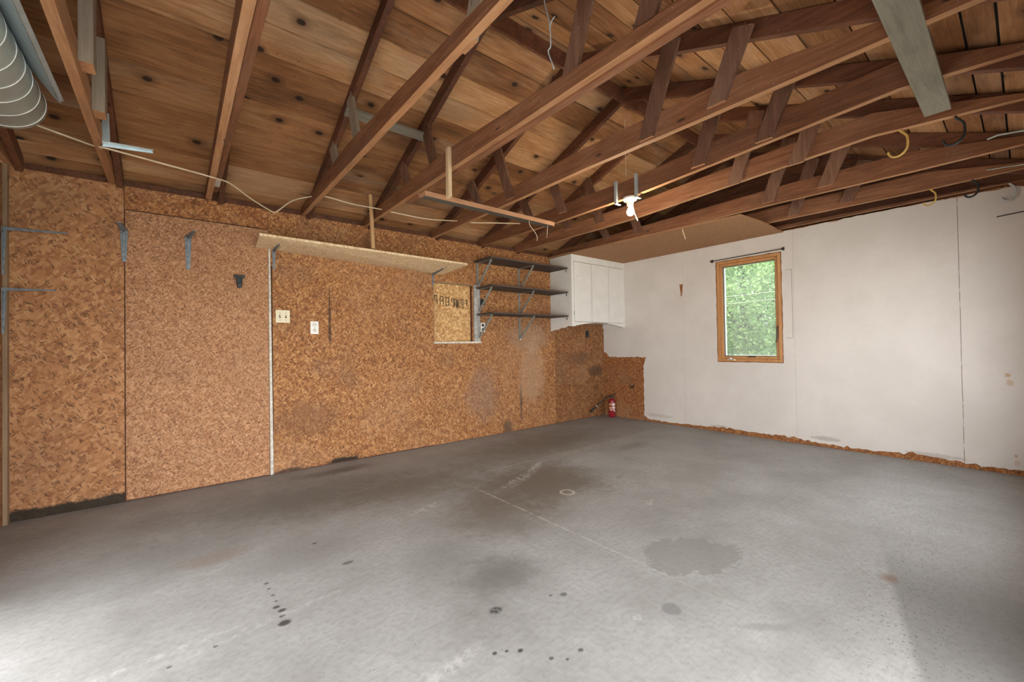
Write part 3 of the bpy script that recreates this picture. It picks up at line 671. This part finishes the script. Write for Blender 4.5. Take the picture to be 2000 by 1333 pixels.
# ------------------------------------------------------------------ shelves and brackets
b0 = [(.555,YB-.001,2.020),(2.405,YB-.001,1.952),(2.505,3.84,2.012),(.530,3.84,2.033)]
o = MB().hexa(b0, [(x,y,z+.021) for x, y, z in b0]).build('long_shelf', M['shelf_osb'], None, .002)
tag(o, 'long pale strand board shelf on the chipboard wall, holding up a dowel', 'shelf'); recentre(o)
GB = 'zinc shelf brackets'
def lbracket(label, p, arm, leg, dirv, w=.028, tilt=(0,0,0)):
    """pressed steel bracket: p = corner, dirv = horizontal direction of the arm"""
    t = thing('shelf_bracket', label, 'shelf bracket', p, GB)
    d = Vector(dirv).normalized(); side = d.cross(Vector((0,0,1)))
    P = Vector(p); e = P+d*arm+Vector(tilt); f = P-Vector((0,0,leg))
    n = d
    for nm, a, b_, off in (('arm', P, e, Vector((0,0,-1))), ('wall_leg', P, f, d)):
        m = MB()
        ax = (b_-a).normalized()
        wa, wb = w/2, w/2*.55
        o1 = off*.004
        m.hexa([a-side*wa, a+side*wa, a+side*wa+o1, a-side*wa+o1], [b_-side*wb, b_+side*wb, b_+side*wb+o1, b_-side*wb+o1])
        m.hexa([a-side*wa*.3+o1, a+side*wa*.3+o1, a+side*wa*.3+off*.020, a-side*wa*.3+off*.020], [b_-side*wb*.35+o1, b_+side*wb*.35+o1, b_+side*wb*.35+off*.008, b_-side*wb*.35+off*.008])
        m.build(nm, M['zinc'], t, .001)
    for q, ss in ((.10, -.5), (.10, .5), (.86, 0)):
        c = P.lerp(f, q)+d*.004+side*w*.6*ss
        MB().tube([c, c+d*.004], .0038, 8).build('screw', M['darkmetal'], t)
    return t
wy = YB-.004
lbracket('bluish zinc bracket under the left end of the long pale shelf', (.697,YB-.002,2.012), .25, .175, (0,-1,0), tilt=(0,0,.005))
lbracket('bluish zinc bracket under the right end of the long pale shelf', (2.29,YB-.002,1.953), .25, .14, (0,-1,0), tilt=(0,0,.025))
lbracket('empty zinc bracket left of the door panel joint', (-.291,YB-.006,2.03), .27, .235, (-.03,-1,0), w=.045)
lbracket('empty zinc bracket on the door panel, pointing right', (.088,YB-.006,2.035), .27, .26, (.12,-1,0), w=.045)
lbracket('upper of two empty zinc brackets in the far left corner', (XL+.012,YB-.10,1.94), .30, .31, (1,-.10,0), w=.03)
lbracket('lower of two empty zinc brackets in the far left corner', (XL+.012,YB-.10,1.545), .24, .30, (1,-.10,0), w=.03)
t = thing('shelf_bracket', 'bent zinc bracket hooked onto the orange truss below the duct end', 'shelf bracket', (-.333,3.52,2.39), GB)
MB().hexa([(-.350,3.497,2.392),(-.300,3.497,2.392),(-.300,3.501,2.392),(-.350,3.501,2.392)],[(-.330,3.497,2.575),(-.305,3.497,2.575),(-.305,3.501,2.575),(-.330,3.501,2.575)]).build('wall_leg', M['galv_strip'], t, .001)
MB().bar((-.350,3.50,2.390),(-.105,3.56,2.425), .045, .005, (0,1,0)).bar((-.340,3.525,2.382),(-.105,3.572,2.421), .004, .014, (0,1,0)).build('arm', M['galv_strip'], t, .001)

GS = 'dark shelves beside the cabinet'
shelf_def = [('top', 2.852, 2.150, 'topmost'), ('mid', 2.858, 1.824, 'middle'), ('low', 2.868, 1.500, 'lowest')]
for nm, xl, z, w in shelf_def:
    o = MB().box(xl, 4.147, 3.895, YB-.001, z, z+.020).build('wall_shelf', M['dark_shelf'], None, .004)
    tag(o, 'dark brown board, %s of three shelves beside the white cabinet' % w, 'shelf', GS); recentre(o)
    for x, lr in ((2.905,'left'), (3.572,'right')):
        t = thing('strut_bracket', 'grey steel strut bracket, %s one under the %s dark shelf' % (lr, w), 'shelf bracket', (x,YB,z-.30), 'strut brackets')
        MB().box(x-.014, x+.014, YB-.007, YB-.001, z-.305, z-.001).build('wall_leg', M['brace'], t, .001)
        MB().box(x-.012, x+.012, 3.95, YB-.008, z-.008, z-.002).build('arm', M['brace'], t, .001)
        MB().bar((x,YB-.012,z-.292),(x,3.955,z-.012), .026, .008).bar((x,YB-.012,z-.292)if 0 else (x,YB-.02,z-.28),(x,3.97,z-.024), .006, .014).build('strut', M['brace'], t, .001)
        MB().tube([(x,YB-.008,z-.292),(x,YB-.022,z-.292)], .010, 12).build('screw', M['screw'], t)

# ------------------------------------------------------------------ white wall cabinet
CX0, CX1, CY0, CZ0, CZ1 = 4.150, XR-.006, 3.838, 1.372, 2.346
t = thing('wall_cabinet', 'white painted wooden wall cabinet with three doors in the corner', 'cabinet', ((CX0+CX1)/2,4.04,CZ0))
b = MB()
def apron(s):        # scalloped lower edge height over 0..1
    e = min(s, 1-s)
    return CZ0 + (0 if e < .06 else (.012 if e < .10 else .016+.042*math.sin(min(1,(e-.10)/.40)*math.pi/2)))
side = [(CX0,CY0+.02,CZ1),(CX0,YB-.002,CZ1),(CX0,YB-.002,CZ0-.055)]
for k in range(1, 24):
    s = k/24; y = YB-.002-(YB-.022-CY0)*s
    z = CZ0-.055+.055*s+.020*math.sin(s*math.pi*3)**2*(.3+s*.5)
    side.append((CX0,y,z))
side.append((CX0,CY0+.02,CZ0))
b.prism(side, (.018,0,0))
b.box(CX1-.018, CX1, CY0+.02, YB-.002, CZ0, CZ1)
b.box(CX0+.018, CX1-.018, CY0+.02, YB-.002, CZ1-.02, CZ1)
b.box(CX0+.018, CX1-.018, CY0+.02, YB-.002, CZ0+.065, CZ0+.083)
b.box(CX0+.018, CX1-.018, YB-.012, YB-.002, CZ0+.083, CZ1-.02)
b.build('body', M['cab'], t, .002)
f = MB()
f.box(CX0, CX0+.046, CY0, CY0+.02, CZ0+.06, CZ1); f.box(CX1-.036, CX1, CY0, CY0+.02, CZ0+.06, CZ1)
f.box(CX0+.046, CX1-.036, CY0, CY0+.02, 2.256, CZ1)
ap = [(CX0,CY0,CZ0+.06)]
for k in range(61): ap.append((CX0+(CX1-CX0)*k/60, CY0, apron(k/60)))
ap.append((CX1,CY0,CZ0+.06))
f.prism(ap, (0,.02,0))
f.box(CX0+.395, CX0+.410, CY0, CY0+.02, CZ0+.06, 2.256)
f.box(CX0+.765, CX0+.785, CY0, CY0+.02, CZ0+.06, 2.256)
f.build('face_frame', M['cab'], t)
for x0, x1 in ((CX0+.052,CX0+.389),(CX0+.416,CX0+.759),(CX0+.791,CX1-.042)):
    d_ = MB().box(x0, x1, CY0-.005, CY0+.014, CZ0+.066, 2.250).build('cabinet_door', M['cab'], t, .003)
    if x0 < CX0+.1:
        MB().tube([(x0+.07,CY0-.006,2.06),(x0+.07,CY0-.001,2.06)], .006, 10).build('keyhole', M['darkmetal'], d_)
        MB().box(x0-.012, x0-.004, CY0-.006, CY0-.002, 1.52, 1.575).build('hinge', M['zinc'], d_)
for z in (2.130, 1.806, 1.482):
    MB().tube([(CX0-.006,CY0+.09,z+.012),(CX0-.006,CY0+.09,z-.022)], .005, 8).build('shelf_peg', M['darkmetal'], t)

# ------------------------------------------------------------------ wall electrics
def plate(name, label, cat, x0, x1, z0, z1, mat, kind):
    t = thing(name, label, cat, ((x0+x1)/2, YB, z0))
    xc, zc = (x0+x1)/2, (z0+z1)/2
    MB().box(x0, x1, YB-.007, YB-.0005, z0, z1).build('cover_plate', M[mat], t, .002)
    if kind == 'switch':
        for dx in (-.024, .024):
            MB().box(xc+dx-.007, xc+dx+.007, YB-.009, YB-.0068, zc-.014, zc+.014).build('switch_slot', M['black'], t)
            MB().bar((xc+dx,YB-.007,zc),(xc+dx,YB-.024,zc+.010), .009, .010).build('toggle', M[mat], t, .001)
            for dz in (-.032, .032): MB().tube([(xc+dx,YB-.009,zc+dz),(xc+dx,YB-.006,zc+dz)], .0035, 8).build('screw', M['darkmetal'], t)
    else:
        for dz in (-.026, .026):
            s_ = MB().lathe([(.0,-.0035),(.0175,-.0035),(.0185,0),(.0185,.002)], (xc,YB-.007,zc+dz), 20, 'Y').build('socket', M[kind], t)
            m_ = MB()
            m_.box(xc-.009,xc-.006,YB-.0115,YB-.0104,zc+dz-.001,zc+dz+.008).box(xc+.006,xc+.009,YB-.0115,YB-.0104,zc+dz-.001,zc+dz+.008)
            m_.tube([(xc,YB-.0115,zc+dz-.008),(xc,YB-.0104,zc+dz-.008)], .003, 8)
            m_.build('slots', M['black' if kind != 'black' else 'darkmetal'], t)
        MB().tube([(xc,YB-.009,zc),(xc,YB-.0065,zc)], .003, 8).build('screw', M['darkmetal'], t)
plate('light_switch', 'ivory double light switch plate right of the door panel', 'light switch', .708, .822, 1.361, 1.476, 'ivory', 'switch')
plate('power_outlet', 'white double power outlet below and right of the light switch', 'power outlet', .996, 1.067, 1.260, 1.381, 'white_pl', 'white_pl')
plate('power_outlet', 'white power outlet with black sockets under the lowest dark shelf', 'power outlet', 2.940, 3.008, 1.297, 1.411, 'white_pl', 'black')
plate('power_outlet', 'black outlet box behind the strut brackets, beside the boarded window', 'power outlet', 2.925, 3.010, 1.630, 1.700, 'black', 'black')
plate('power_outlet', 'small black outlet plate below the white cabinet', 'power outlet', 4.886, 4.962, 1.228, 1.338, 'black', 'black')
# black tool holder on the door
t = thing('tool_holder', 'black plastic tool holder screwed to the door panel', 'wall holder', (.433,YB,1.65))
MB().prism([(.391,YB-.03,1.762),(.474,YB-.03,1.762),(.470,YB-.03,1.738),(.395,YB-.03,1.738)], (0,.025,0)).build('top_flange', M['black'], t, .003)
MB().prism([(.408,YB-.028,1.738),(.458,YB-.028,1.738),(.450,YB-.028,1.685),(.414,YB-.028,1.685)], (0,.023,0)).prism([(.412,YB-.05,1.735),(.418,YB-.05,1.735),(.418,YB-.05,1.69),(.416,YB-.05,1.69)], (0,.03,0)).prism([(.448,YB-.05,1.735),(.454,YB-.05,1.735),(.450,YB-.05,1.69),(.446,YB-.05,1.69)], (0,.03,0)).build('body', M['black'], t, .003)
MB().prism([(.412,YB-.045,1.690),(.452,YB-.045,1.690),(.450,YB-.045,1.660),(.436,YB-.045,1.646),(.418,YB-.045,1.655)], (0,.040,0)).build('clip', M['black'], t, .004)

# ------------------------------------------------------------------ loose lumber
o = MB().tube([(1.462,3.868,2.056),(1.452,3.900,2.575)], .0185, 16).build('wooden_dowel', M['dowel'])
tag(o, 'round tan dowel standing upright on the long pale shelf', 'dowel'); recentre(o)
t = thing('hanging_rail', 'orange wooden rail hung level under the trusses by a pale slat', 'wood rail', (1.93,2.56,2.15))
rl = MB().hexa([(1.322,2.545,2.146),(2.549,2.545,2.146),(2.549,2.610,2.146),(1.322,2.610,2.146)], [(1.322,2.542,2.179),(2.549,2.542,2.179),(2.549,2.610,2.179),(1.322,2.610,2.179)]).build('rail', M['rail'], t)
rl.data.materials.append(M['under'])                  # its underside is a darker grey wood
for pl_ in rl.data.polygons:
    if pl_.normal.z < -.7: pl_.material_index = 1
MB().box(1.318, 1.43, 2.6105, 2.64, 2.160, 2.183).build('cleat', M['rail'], t, .002)
MB().prism([(1.480,2.500,2.166),(1.480,2.541,2.158),(1.480,2.535,2.505),(1.480,2.500,2.512)], (.027,0,0)).build('slat', M['new_wood'], t, .002)
o = MB().hexa([(.955,2.985,2.818),(1.600,2.985,2.818),(1.600,3.055,2.790),(.955,3.055,2.790)], [(.955,2.995,2.839),(1.600,2.995,2.839),(1.600,3.062,2.812),(.955,3.062,2.812)]).build('wood_strip', M['greywood'])
tag(o, 'thin grey batten nailed across two rafters behind the heavy truss', 'batten'); recentre(o)
o = MB().hexa([(1.62,.215,2.330),(3.40,.243,2.412),(3.40,.352,2.412),(1.62,.325,2.330)], [(1.62,.215,2.352),(3.40,.243,2.434),(3.40,.352,2.434),(1.62,.325,2.352)]).build('wood_board', M['greywood'], None, .002)
tag(o, 'wide weathered grey board fixed under the trusses at the top right', 'board'); recentre(o)

# ------------------------------------------------------------------ light bulb
t = thing('ceiling_light', 'bare glowing bulb in a white porcelain socket strapped under a truss', 'light', (2.95,2.055,2.30))
cx, cy = 2.95, 2.055
MB().lathe([(0,2.337),(.058,2.337),(.060,2.325),(.052,2.310),(.030,2.300),(.026,2.270),(.0,2.268)], (cx,cy,0), 28).build('socket', M['porcelain'], t)
MB().lathe([(.012,2.268),(.014,2.255),(.026,2.232),(.030,2.215),(.026,2.198),(.014,2.187),(0,2.184)], (cx,cy,0), 20).build('bulb', M['bulb'], t)
for y in (cy-.085, cy+.115):
    MB().box(cx-.046, cx-.022, y-.011, y+.011, 2.31, 2.50).box(cx-.046, cx+.02, y-.011, y+.011, 2.306, 2.311).build('strap', M['galv_strip'], t, .001)
MB().tube([(cx+.02,cy-.012,2.272),(cx+.022,cy-.028,2.20),(cx+.03,cy-.05,2.14)], .003, 6).build('pull_chain', M['seam'], t)
ld = bpy.data.lights.new('bulb_light', 'POINT'); ld.energy = 20; ld.color = (1,.83,.60); ld.shadow_soft_size = .035
lo = bpy.data.objects.new('bulb_light', ld); COL.objects.link(lo); lo.location = (0,0,2.14-2.30); lo.parent = t

# ------------------------------------------------------------------ cables and wires
path = [(-.72,3.60,2.47),(-.375,3.64,2.405),(-.333,3.50,2.36),(-.06,3.60,2.37),(.203,3.63,2.355),(.33,3.78,2.385),(.48,3.95,2.355),(.66,4.12,2.325),(.70,4.13,2.33),(.80,4.00,2.41),(.925,3.86,2.435),(1.01,3.79,2.435),(1.25,3.80,2.42),(1.508,3.76,2.41),(1.60,3.69,2.38),(1.95,3.70,2.385),(2.285,3.70,2.425),(2.37,3.57,2.392),(2.62,3.50,2.415),(2.93,3.45,2.45)]
o = MB().tube(spline(path, 6), .0055, 8).build('electrical_cable', M['cable'])
tag(o, 'cream electrical cable sagging from truss to truss above the chipboard wall', 'cable'); recentre(o)
wp = spline([(1.487,1.52,3.05),(1.487,1.530,2.90),(1.487,1.497,2.765),(1.487,1.489,2.64),(1.487,1.507,2.615),(1.487,1.478,2.535),(1.487,1.468,2.505)], 6)
o = MB().tube(wp, .0035, 6).tube(spline([(1.487,1.497,2.72),(1.487,1.478,2.755),(1.487,1.456,2.765)], 5), .003, 6).build('hanging_wire', M['pale_blue'])
tag(o, 'twisted pale wire dangling between roof boards and the doubled truss', 'wire'); recentre(o)
o = MB().tube(spline([(2.273,2.561,2.150),(2.282,2.561,2.110),(2.325,2.559,2.071),(2.355,2.557,2.032),(2.355,2.557,1.993)], 6), .002, 6).build('hanging_wire', M['cable'])
tag(o, 'thin curled wire hanging below the right half of the orange rail', 'wire'); recentre(o)
o = MB().tube([(2.484,2.561,2.150),(2.480,2.561,2.093),(2.473,2.561,2.037)], .0018, 6).build('hanging_wire', M['cable'])
tag(o, 'short straight wire hanging from the right tip of the orange rail', 'wire'); recentre(o)
o = MB().tube([(2.86,2.03,2.95),(2.86,2.025,2.48)], .0022, 6).build('hanging_string', M['cable'])
tag(o, 'thin brown string hanging down just above the light bulb', 'string'); recentre(o)

# ------------------------------------------------------------------ hooks and rods
def hook(label, x, y, z, mat, s=1.0, r=.0065, grp='screw hooks under the trusses'):
    pts = [(y,z+.012),(y,z-.004),(y-.014*s,z-.022*s),(y-.026*s,z-.044*s),(y-.027*s,z-.085*s),(y-.017*s,z-.112*s),(y+.004*s,z-.128*s),(y+.026*s,z-.128*s),(y+.040*s,z-.115*s),(y+.046*s,z-.098*s)]
    o = MB().tube(spline([(x,a,b_) for a, b_ in pts], 5), r, 10).build('utility_hook', M[mat])
    tag(o, label, 'hook', grp); return recentre(o)
hook('large yellow vinyl hook under the truss behind the light bulb', 3.525, .475, 2.430, 'yellow', 1.25)
hook('large dark green hook to the right of the big yellow hook', 3.525, .235, 2.405, 'black', 1.2)
hook('smaller yellow hook on the truss nearest the white wall', 4.87, .478, 2.361, 'yellow', 1.0, .006)
hook('small black hook right of the smaller yellow hook', 4.87, .245, 2.364, 'black', 1.0, .0075)
hook('pale blue hook in front of the white wall at far right', 5.258, .064, 2.372, 'pale_blue', 1.05, .0075)
def rod(name, label, pts, r, mat):
    o = MB().tube(pts, r, 8).build(name, M[mat]); tag(o, label, 'rod', 'thin metal rods'); return recentre(o)
rod('metal_rod', 'thin dark rod sticking out of the white wall at far right', [(XR-.002,.138,2.128),(XR-.012,.136,2.128),(XR-.014,-.10,2.142)], .0045, 'darkmetal')
rod('metal_rod', 'pale rod held against a truss beside the dark green hook', [(4.19,.142,2.437),(4.185,.095,2.446),(4.185,-.10,2.420)], .006, 'galv')
rod('metal_rod', 'faint thin rod low on the truss above the small black hook', [(4.845,.170,2.414),(4.841,.165,2.408),(4.841,-.10,2.382)], .004, 'galv')

# ------------------------------------------------------------------ round metal duct
DX, DZc, DR = -.675, 2.43, .150
t = thing('metal_duct', 'round galvanized metal duct with pale ring seams at upper left', 'duct', (DX,1.9,DZc))
MB().lathe([(0,.35),(DR,.35),(DR,3.285),(DR-.012,3.297),(0,3.297)], (DX,0,DZc), 40, 'Y').build('duct_body', M['galv'], t)
for y in (3.255,3.125,2.985,2.855,2.72,2.58,2.45,2.31):
    MB().lathe([(DR-.002,-.0022),(DR+.002,-.0016),(DR+.002,.0016),(DR-.002,.0022)], (DX,y,DZc), 40, 'Y').build('ring_seam', M['seam'], t)
f = MB()
f.hexa([(-.567,.35,2.535),(-.564,.35,2.538),(-.452,.35,2.404),(-.455,.35,2.401)], [(-.567,3.02,2.535),(-.564,3.02,2.538),(-.452,3.10,2.404),(-.455,3.10,2.401)])
f.hexa([(-.455,.35,2.401),(-.452,.35,2.404),(-.438,.35,2.418),(-.441,.35,2.421)], [(-.455,3.10,2.401),(-.452,3.10,2.404),(-.438,3.10,2.418),(-.441,3.10,2.421)])
f.build('flange_strip', M['galv_strip'], t)

# ------------------------------------------------------------------ fire extinguisher
ex, ey = 5.235, 4.045
t = thing('fire_extinguisher', 'small red fire extinguisher standing on the floor in the corner', 'fire extinguisher', (ex,ey,0))
MB().lathe([(0,.002),(.046,.002),(.050,.012),(.050,.245),(.044,.268),(.026,.283),(.018,.288),(0,.288)], (ex,ey,0), 28).build('cylinder', M['red'], t)
MB().lathe([(.018,.286),(.018,.31),(.013,.314),(.013,.325),(0,.325)], (ex,ey,0), 14).build('valve', M['darkmetal'], t)
MB().bar((ex-.02,ey,.322),(ex+.06,ey-.03,.335), .016, .005, (0,1,0)).build('carry_handle', M['black'], t, .001)
MB().bar((ex-.02,ey,.335),(ex+.055,ey-.035,.362), .016, .005, (0,1,0)).build('lever', M['black'], t, .001)
MB().tube(spline([(ex-.012,ey+.01,.318),(ex-.06,ey+.025,.318),(ex-.11,ey+.045,.285),(ex-.19,ey+.08,.225),(ex-.25,ey+.10,.175)], 6), .010, 10).build('hose', M['black'], t)
MB().tube([(ex-.245,ey+.098,.178),(ex-.27,ey+.108,.158),(ex-.335,ey+.135,.105)], [.011,.014,.020], 12).build('nozzle', M['black'], t)
MB().tube([(ex-.238,ey+.096,.184),(ex-.248,ey+.099,.176)], .0125, 12).build('hose_band', M['screw'], t)
def wrap(a0, a1, z0, z1, name, mat):
    m = MB(); n = 8; vs = []
    for k in range(n+1):
        a = math.radians(a0+(a1-a0)*k/n)
        for r in (.0506, .0512): 
            for z in (z0, z1): vs.append((ex+r*math.cos(a), ey+r*math.sin(a), z))
    fs = []
    for k in range(n):
        i = 4*k; fs += [(i+2,i+3,i+7,i+6),(i,i+4,i+5,i+1),(i+1,i+5,i+7,i+3),(i,i+2,i+6,i+4)]
    fs += [(0,1,3,2),(4*n,4*n+2,4*n+3,4*n+1)]
    m.add(vs, fs, True).build(name, M[mat], t)
# camera sees the bottle from about 218 degrees
for a0, a1, z0, z1, mt in ((224,282,.178,.216,'label_white'),(224,282,.132,.166,'label_white'),(160,205,.180,.212,'label_yellow'),(160,212,.130,.158,'label_yellow'),(175,215,.108,.120,'label_white'),(222,275,.110,.121,'label_white'),(250,285,.085,.102,'label_white')):
    wrap(a0, a1, z0, z1, 'paper_label', mt)

# ------------------------------------------------------------------ window in the right wall
t = struct(bpy.data.objects.new('window_1', None)); COL.objects.link(t); t.location = (XR,(WY0+WY1)/2,WZ0); t['_base'] = tuple(t.location)
def frame(x0, x1, ya, yb, za, zb, w, name, mat, bev=.003):
    m = MB(); m.box(x0,x1,ya,ya+w,za,zb); m.box(x0,x1,yb-w,yb,za,zb); m.box(x0,x1,ya+w,yb-w,za,za+w); m.box(x0,x1,ya+w,yb-w,zb-w,zb)
    return m.build(name, M[mat], t, bev)
frame(XR-.006, XR+.10, WY0+.001, WY1-.001, WZ0+.001, WZ1-.001, .032, 'window_frame', 'window_wood')
frame(XR+.012, XR+.07, WY0+.034, WY1-.034, WZ0+.034, WZ1-.034, .030, 'sash', 'window_wood')
frame(XR+.030, XR+.045, WY0+.0645, WY1-.0645, WZ0+.0645, WZ1-.0645, .008, 'gasket', 'gasket', 0)
frame(XR+.0455, XR+.075, WY0+.0645, WY1-.0645, WZ0+.0645, WZ1-.0645, .012, 'outer_sash', 'sash_white', 0)
MB().box(XR+.040, XR+.044, WY0+.0725, WY1-.0725, WZ0+.0725, WZ1-.0725).build('pane', M['glass'], t)
MB().lathe([(0,0),(.02,0),(.018,.008),(0,.014)], (XR-.006,2.30,WZ0+.034), 14, 'X').bar((XR-.012,2.335,WZ0+.030),(XR-.03,2.245,WZ0+.022), .014, .008).tube([(XR-.03,2.245,WZ0+.022),(XR-.048,2.235,WZ0+.022)], .008, 8).build('crank_handle', M['screw'], t)
MB().tube(spline([(XR+.004,WY0+.045,1.30),(XR-.012,WY0+.046,1.26),(XR-.014,WY0+.05,1.16),(XR-.010,WY0+.066,1.11)], 5), .006, 8).build('lock_lever', M['darkmetal'], t)
MB().box(XR-.002, XR+.01, 2.02, 2.10, WZ0+.055, WZ0+.068).build('stop_block', M['darkmetal'], t)
t = thing('curtain_rod', 'thin dark curtain rod along the top of the window', 'curtain rod', (XR,2.09,2.14))
MB().tube([(XR-.03,2.515,2.150),(XR-.03,1.690,2.160)], .0055, 10).build('rod', M['darkmetal'], t)
for y, z in ((2.50,2.150),(1.705,2.160)):
    MB().box(XR-.0035-.003, XR-.0033, y-.012, y+.012, z-.016, z+.022).box(XR-.036, XR-.0066, y-.005, y+.005, z-.010, z-.006).tube([(XR-.03,y-.012,z),(XR-.03,y+.012,z)], .011, 10).build('rod_bracket', M['darkmetal'], t)

# ------------------------------------------------------------------ trees beyond the window
def mat_leaf(name, c0, c1):
    N = NT(name); r = N.island(); col = N.mix(r, c0, c1)
    d = N.n('ShaderNodeBsdfDiffuse'); N.put(d.inputs[0], col); tr_ = N.n('ShaderNodeBsdfTranslucent'); N.put(tr_.inputs[0], N.mix(.5, col, (.34,.44,.16)))
    mx = N.n('ShaderNodeMixShader'); mx.inputs[0].default_value = .35
    N.t.links.new(d.outputs[0], mx.inputs[1]); N.t.links.new(tr_.outputs[0], mx.inputs[2]); N.t.links.new(mx.outputs[0], N.out.inputs[0]); return N.m
M['leaf_a'] = mat_leaf('bright leaves', (.11,.20,.08), (.27,.36,.17))
M['leaf_b'] = mat_leaf('deep leaves', (.055,.115,.052), (.14,.215,.10))
M['bark'] = mat_wood('bark', 'Z', (.03,.02,.015), (.07,.05,.035), (.12,.09,.06), .3)
def tree(x, y, rx, ry, z0, z1, n, leaf, mat, label, seed):
    R = random.Random(seed); t = thing('leafy_tree', label, 'tree', (x,y,-.06), 'trees beyond the window')
    zc, rz = (z0+z1)/2, (z1-z0)/2
    tk = MB().tube(spline([(x,y,-.08),(x+.05,y,zc*.6),(x,y+.08,zc+rz*.5)], 4), [.11-.0085*i for i in range(9)], 10)
    tips = []
    for k in range(16):
        a = R.uniform(0, 6.28); e = R.uniform(-.5,.8); q = Vector((x+rx*.75*math.cos(a), y+ry*.75*math.sin(a), zc+rz*.7*e))
        tk.tube([(x,y,zc*.55+rz*.2*max(-.5,e)), q], [.035,.010], 6); tips.append(q)
    tk.build('trunk', M['bark'], t)
    cl = []
    for k in range(min(420, max(90, n//90))):
        while True:
            v = Vector((R.uniform(-1,1), R.uniform(-1,1), R.uniform(-1,1)))
            if .25 < v.length < 1: break
        cl.append((Vector((x+v.x*rx, y+v.y*ry, zc+v.z*rz)), R.uniform(.16,.34)))
    m = MB(); vs = []; fs = []
    for i in range(n):
        c, s = cl[R.randrange(len(cl))]
        p = c+Vector((R.gauss(0,s), R.gauss(0,s), R.gauss(0,s*.7)))
        q_ = Vector(((p.x-x)/rx, (p.y-y)/ry, (p.z-zc)/rz))
        if q_.length > 1.08: p = Vector((x, y, zc))+(p-Vector((x, y, zc)))*(R.uniform(.7,1.05)/q_.length)
        d = Vector((R.gauss(0,1), R.gauss(0,1), R.gauss(-.3,.7))).normalized(); sdv = d.orthogonal().normalized()
        sdv.rotate(Matrix.Rotation(R.uniform(-1.2,1.2), 3, d)); l = leaf*R.uniform(.6,1.25); w = l*.30; up = d.cross(sdv)*l*.08
        k = len(vs); vs += [p, p+d*l*.45+sdv*w+up, p+d*l, p+d*l*.45-sdv*w+up]; fs.append((k,k+1,k+2,k+3))
    m.v = [tuple(v) for v in vs]; m.f = fs; m.sm = [False]*len(fs)
    m.build('foliage', M[mat], t, fix=False)
tree(8.5, 3.4, 1.25, 2.3, .0, 3.9, 52000, .07, 'leaf_a', 'bright green leafy tree closest to the window glass', 1)
tree(13.2, 4.9, 2.2, 2.9, .2, 7.5, 40000, .13, 'leaf_b', 'darker tall tree behind the bright one in the window view', 4)
for k, (za, zb) in enumerate(((1.80,1.87),(1.66,1.78))):
    o = MB().tube([(6.6,-2,zb-.1),(6.6,1.2,zb-.03),(6.6,2.9,(za+zb)/2-.01),(6.6,5.2,za),(6.6,8,za+.1)], .0024, 6).build('overhead_cable', M['overhead'])
    tag(o, '%s of two pale cables stretched across the trees outside' % ('upper','lower')[k], 'cable', 'overhead cables'); recentre(o)
for o in bpy.data.objects:
    if '_base' in o: del o['_base']
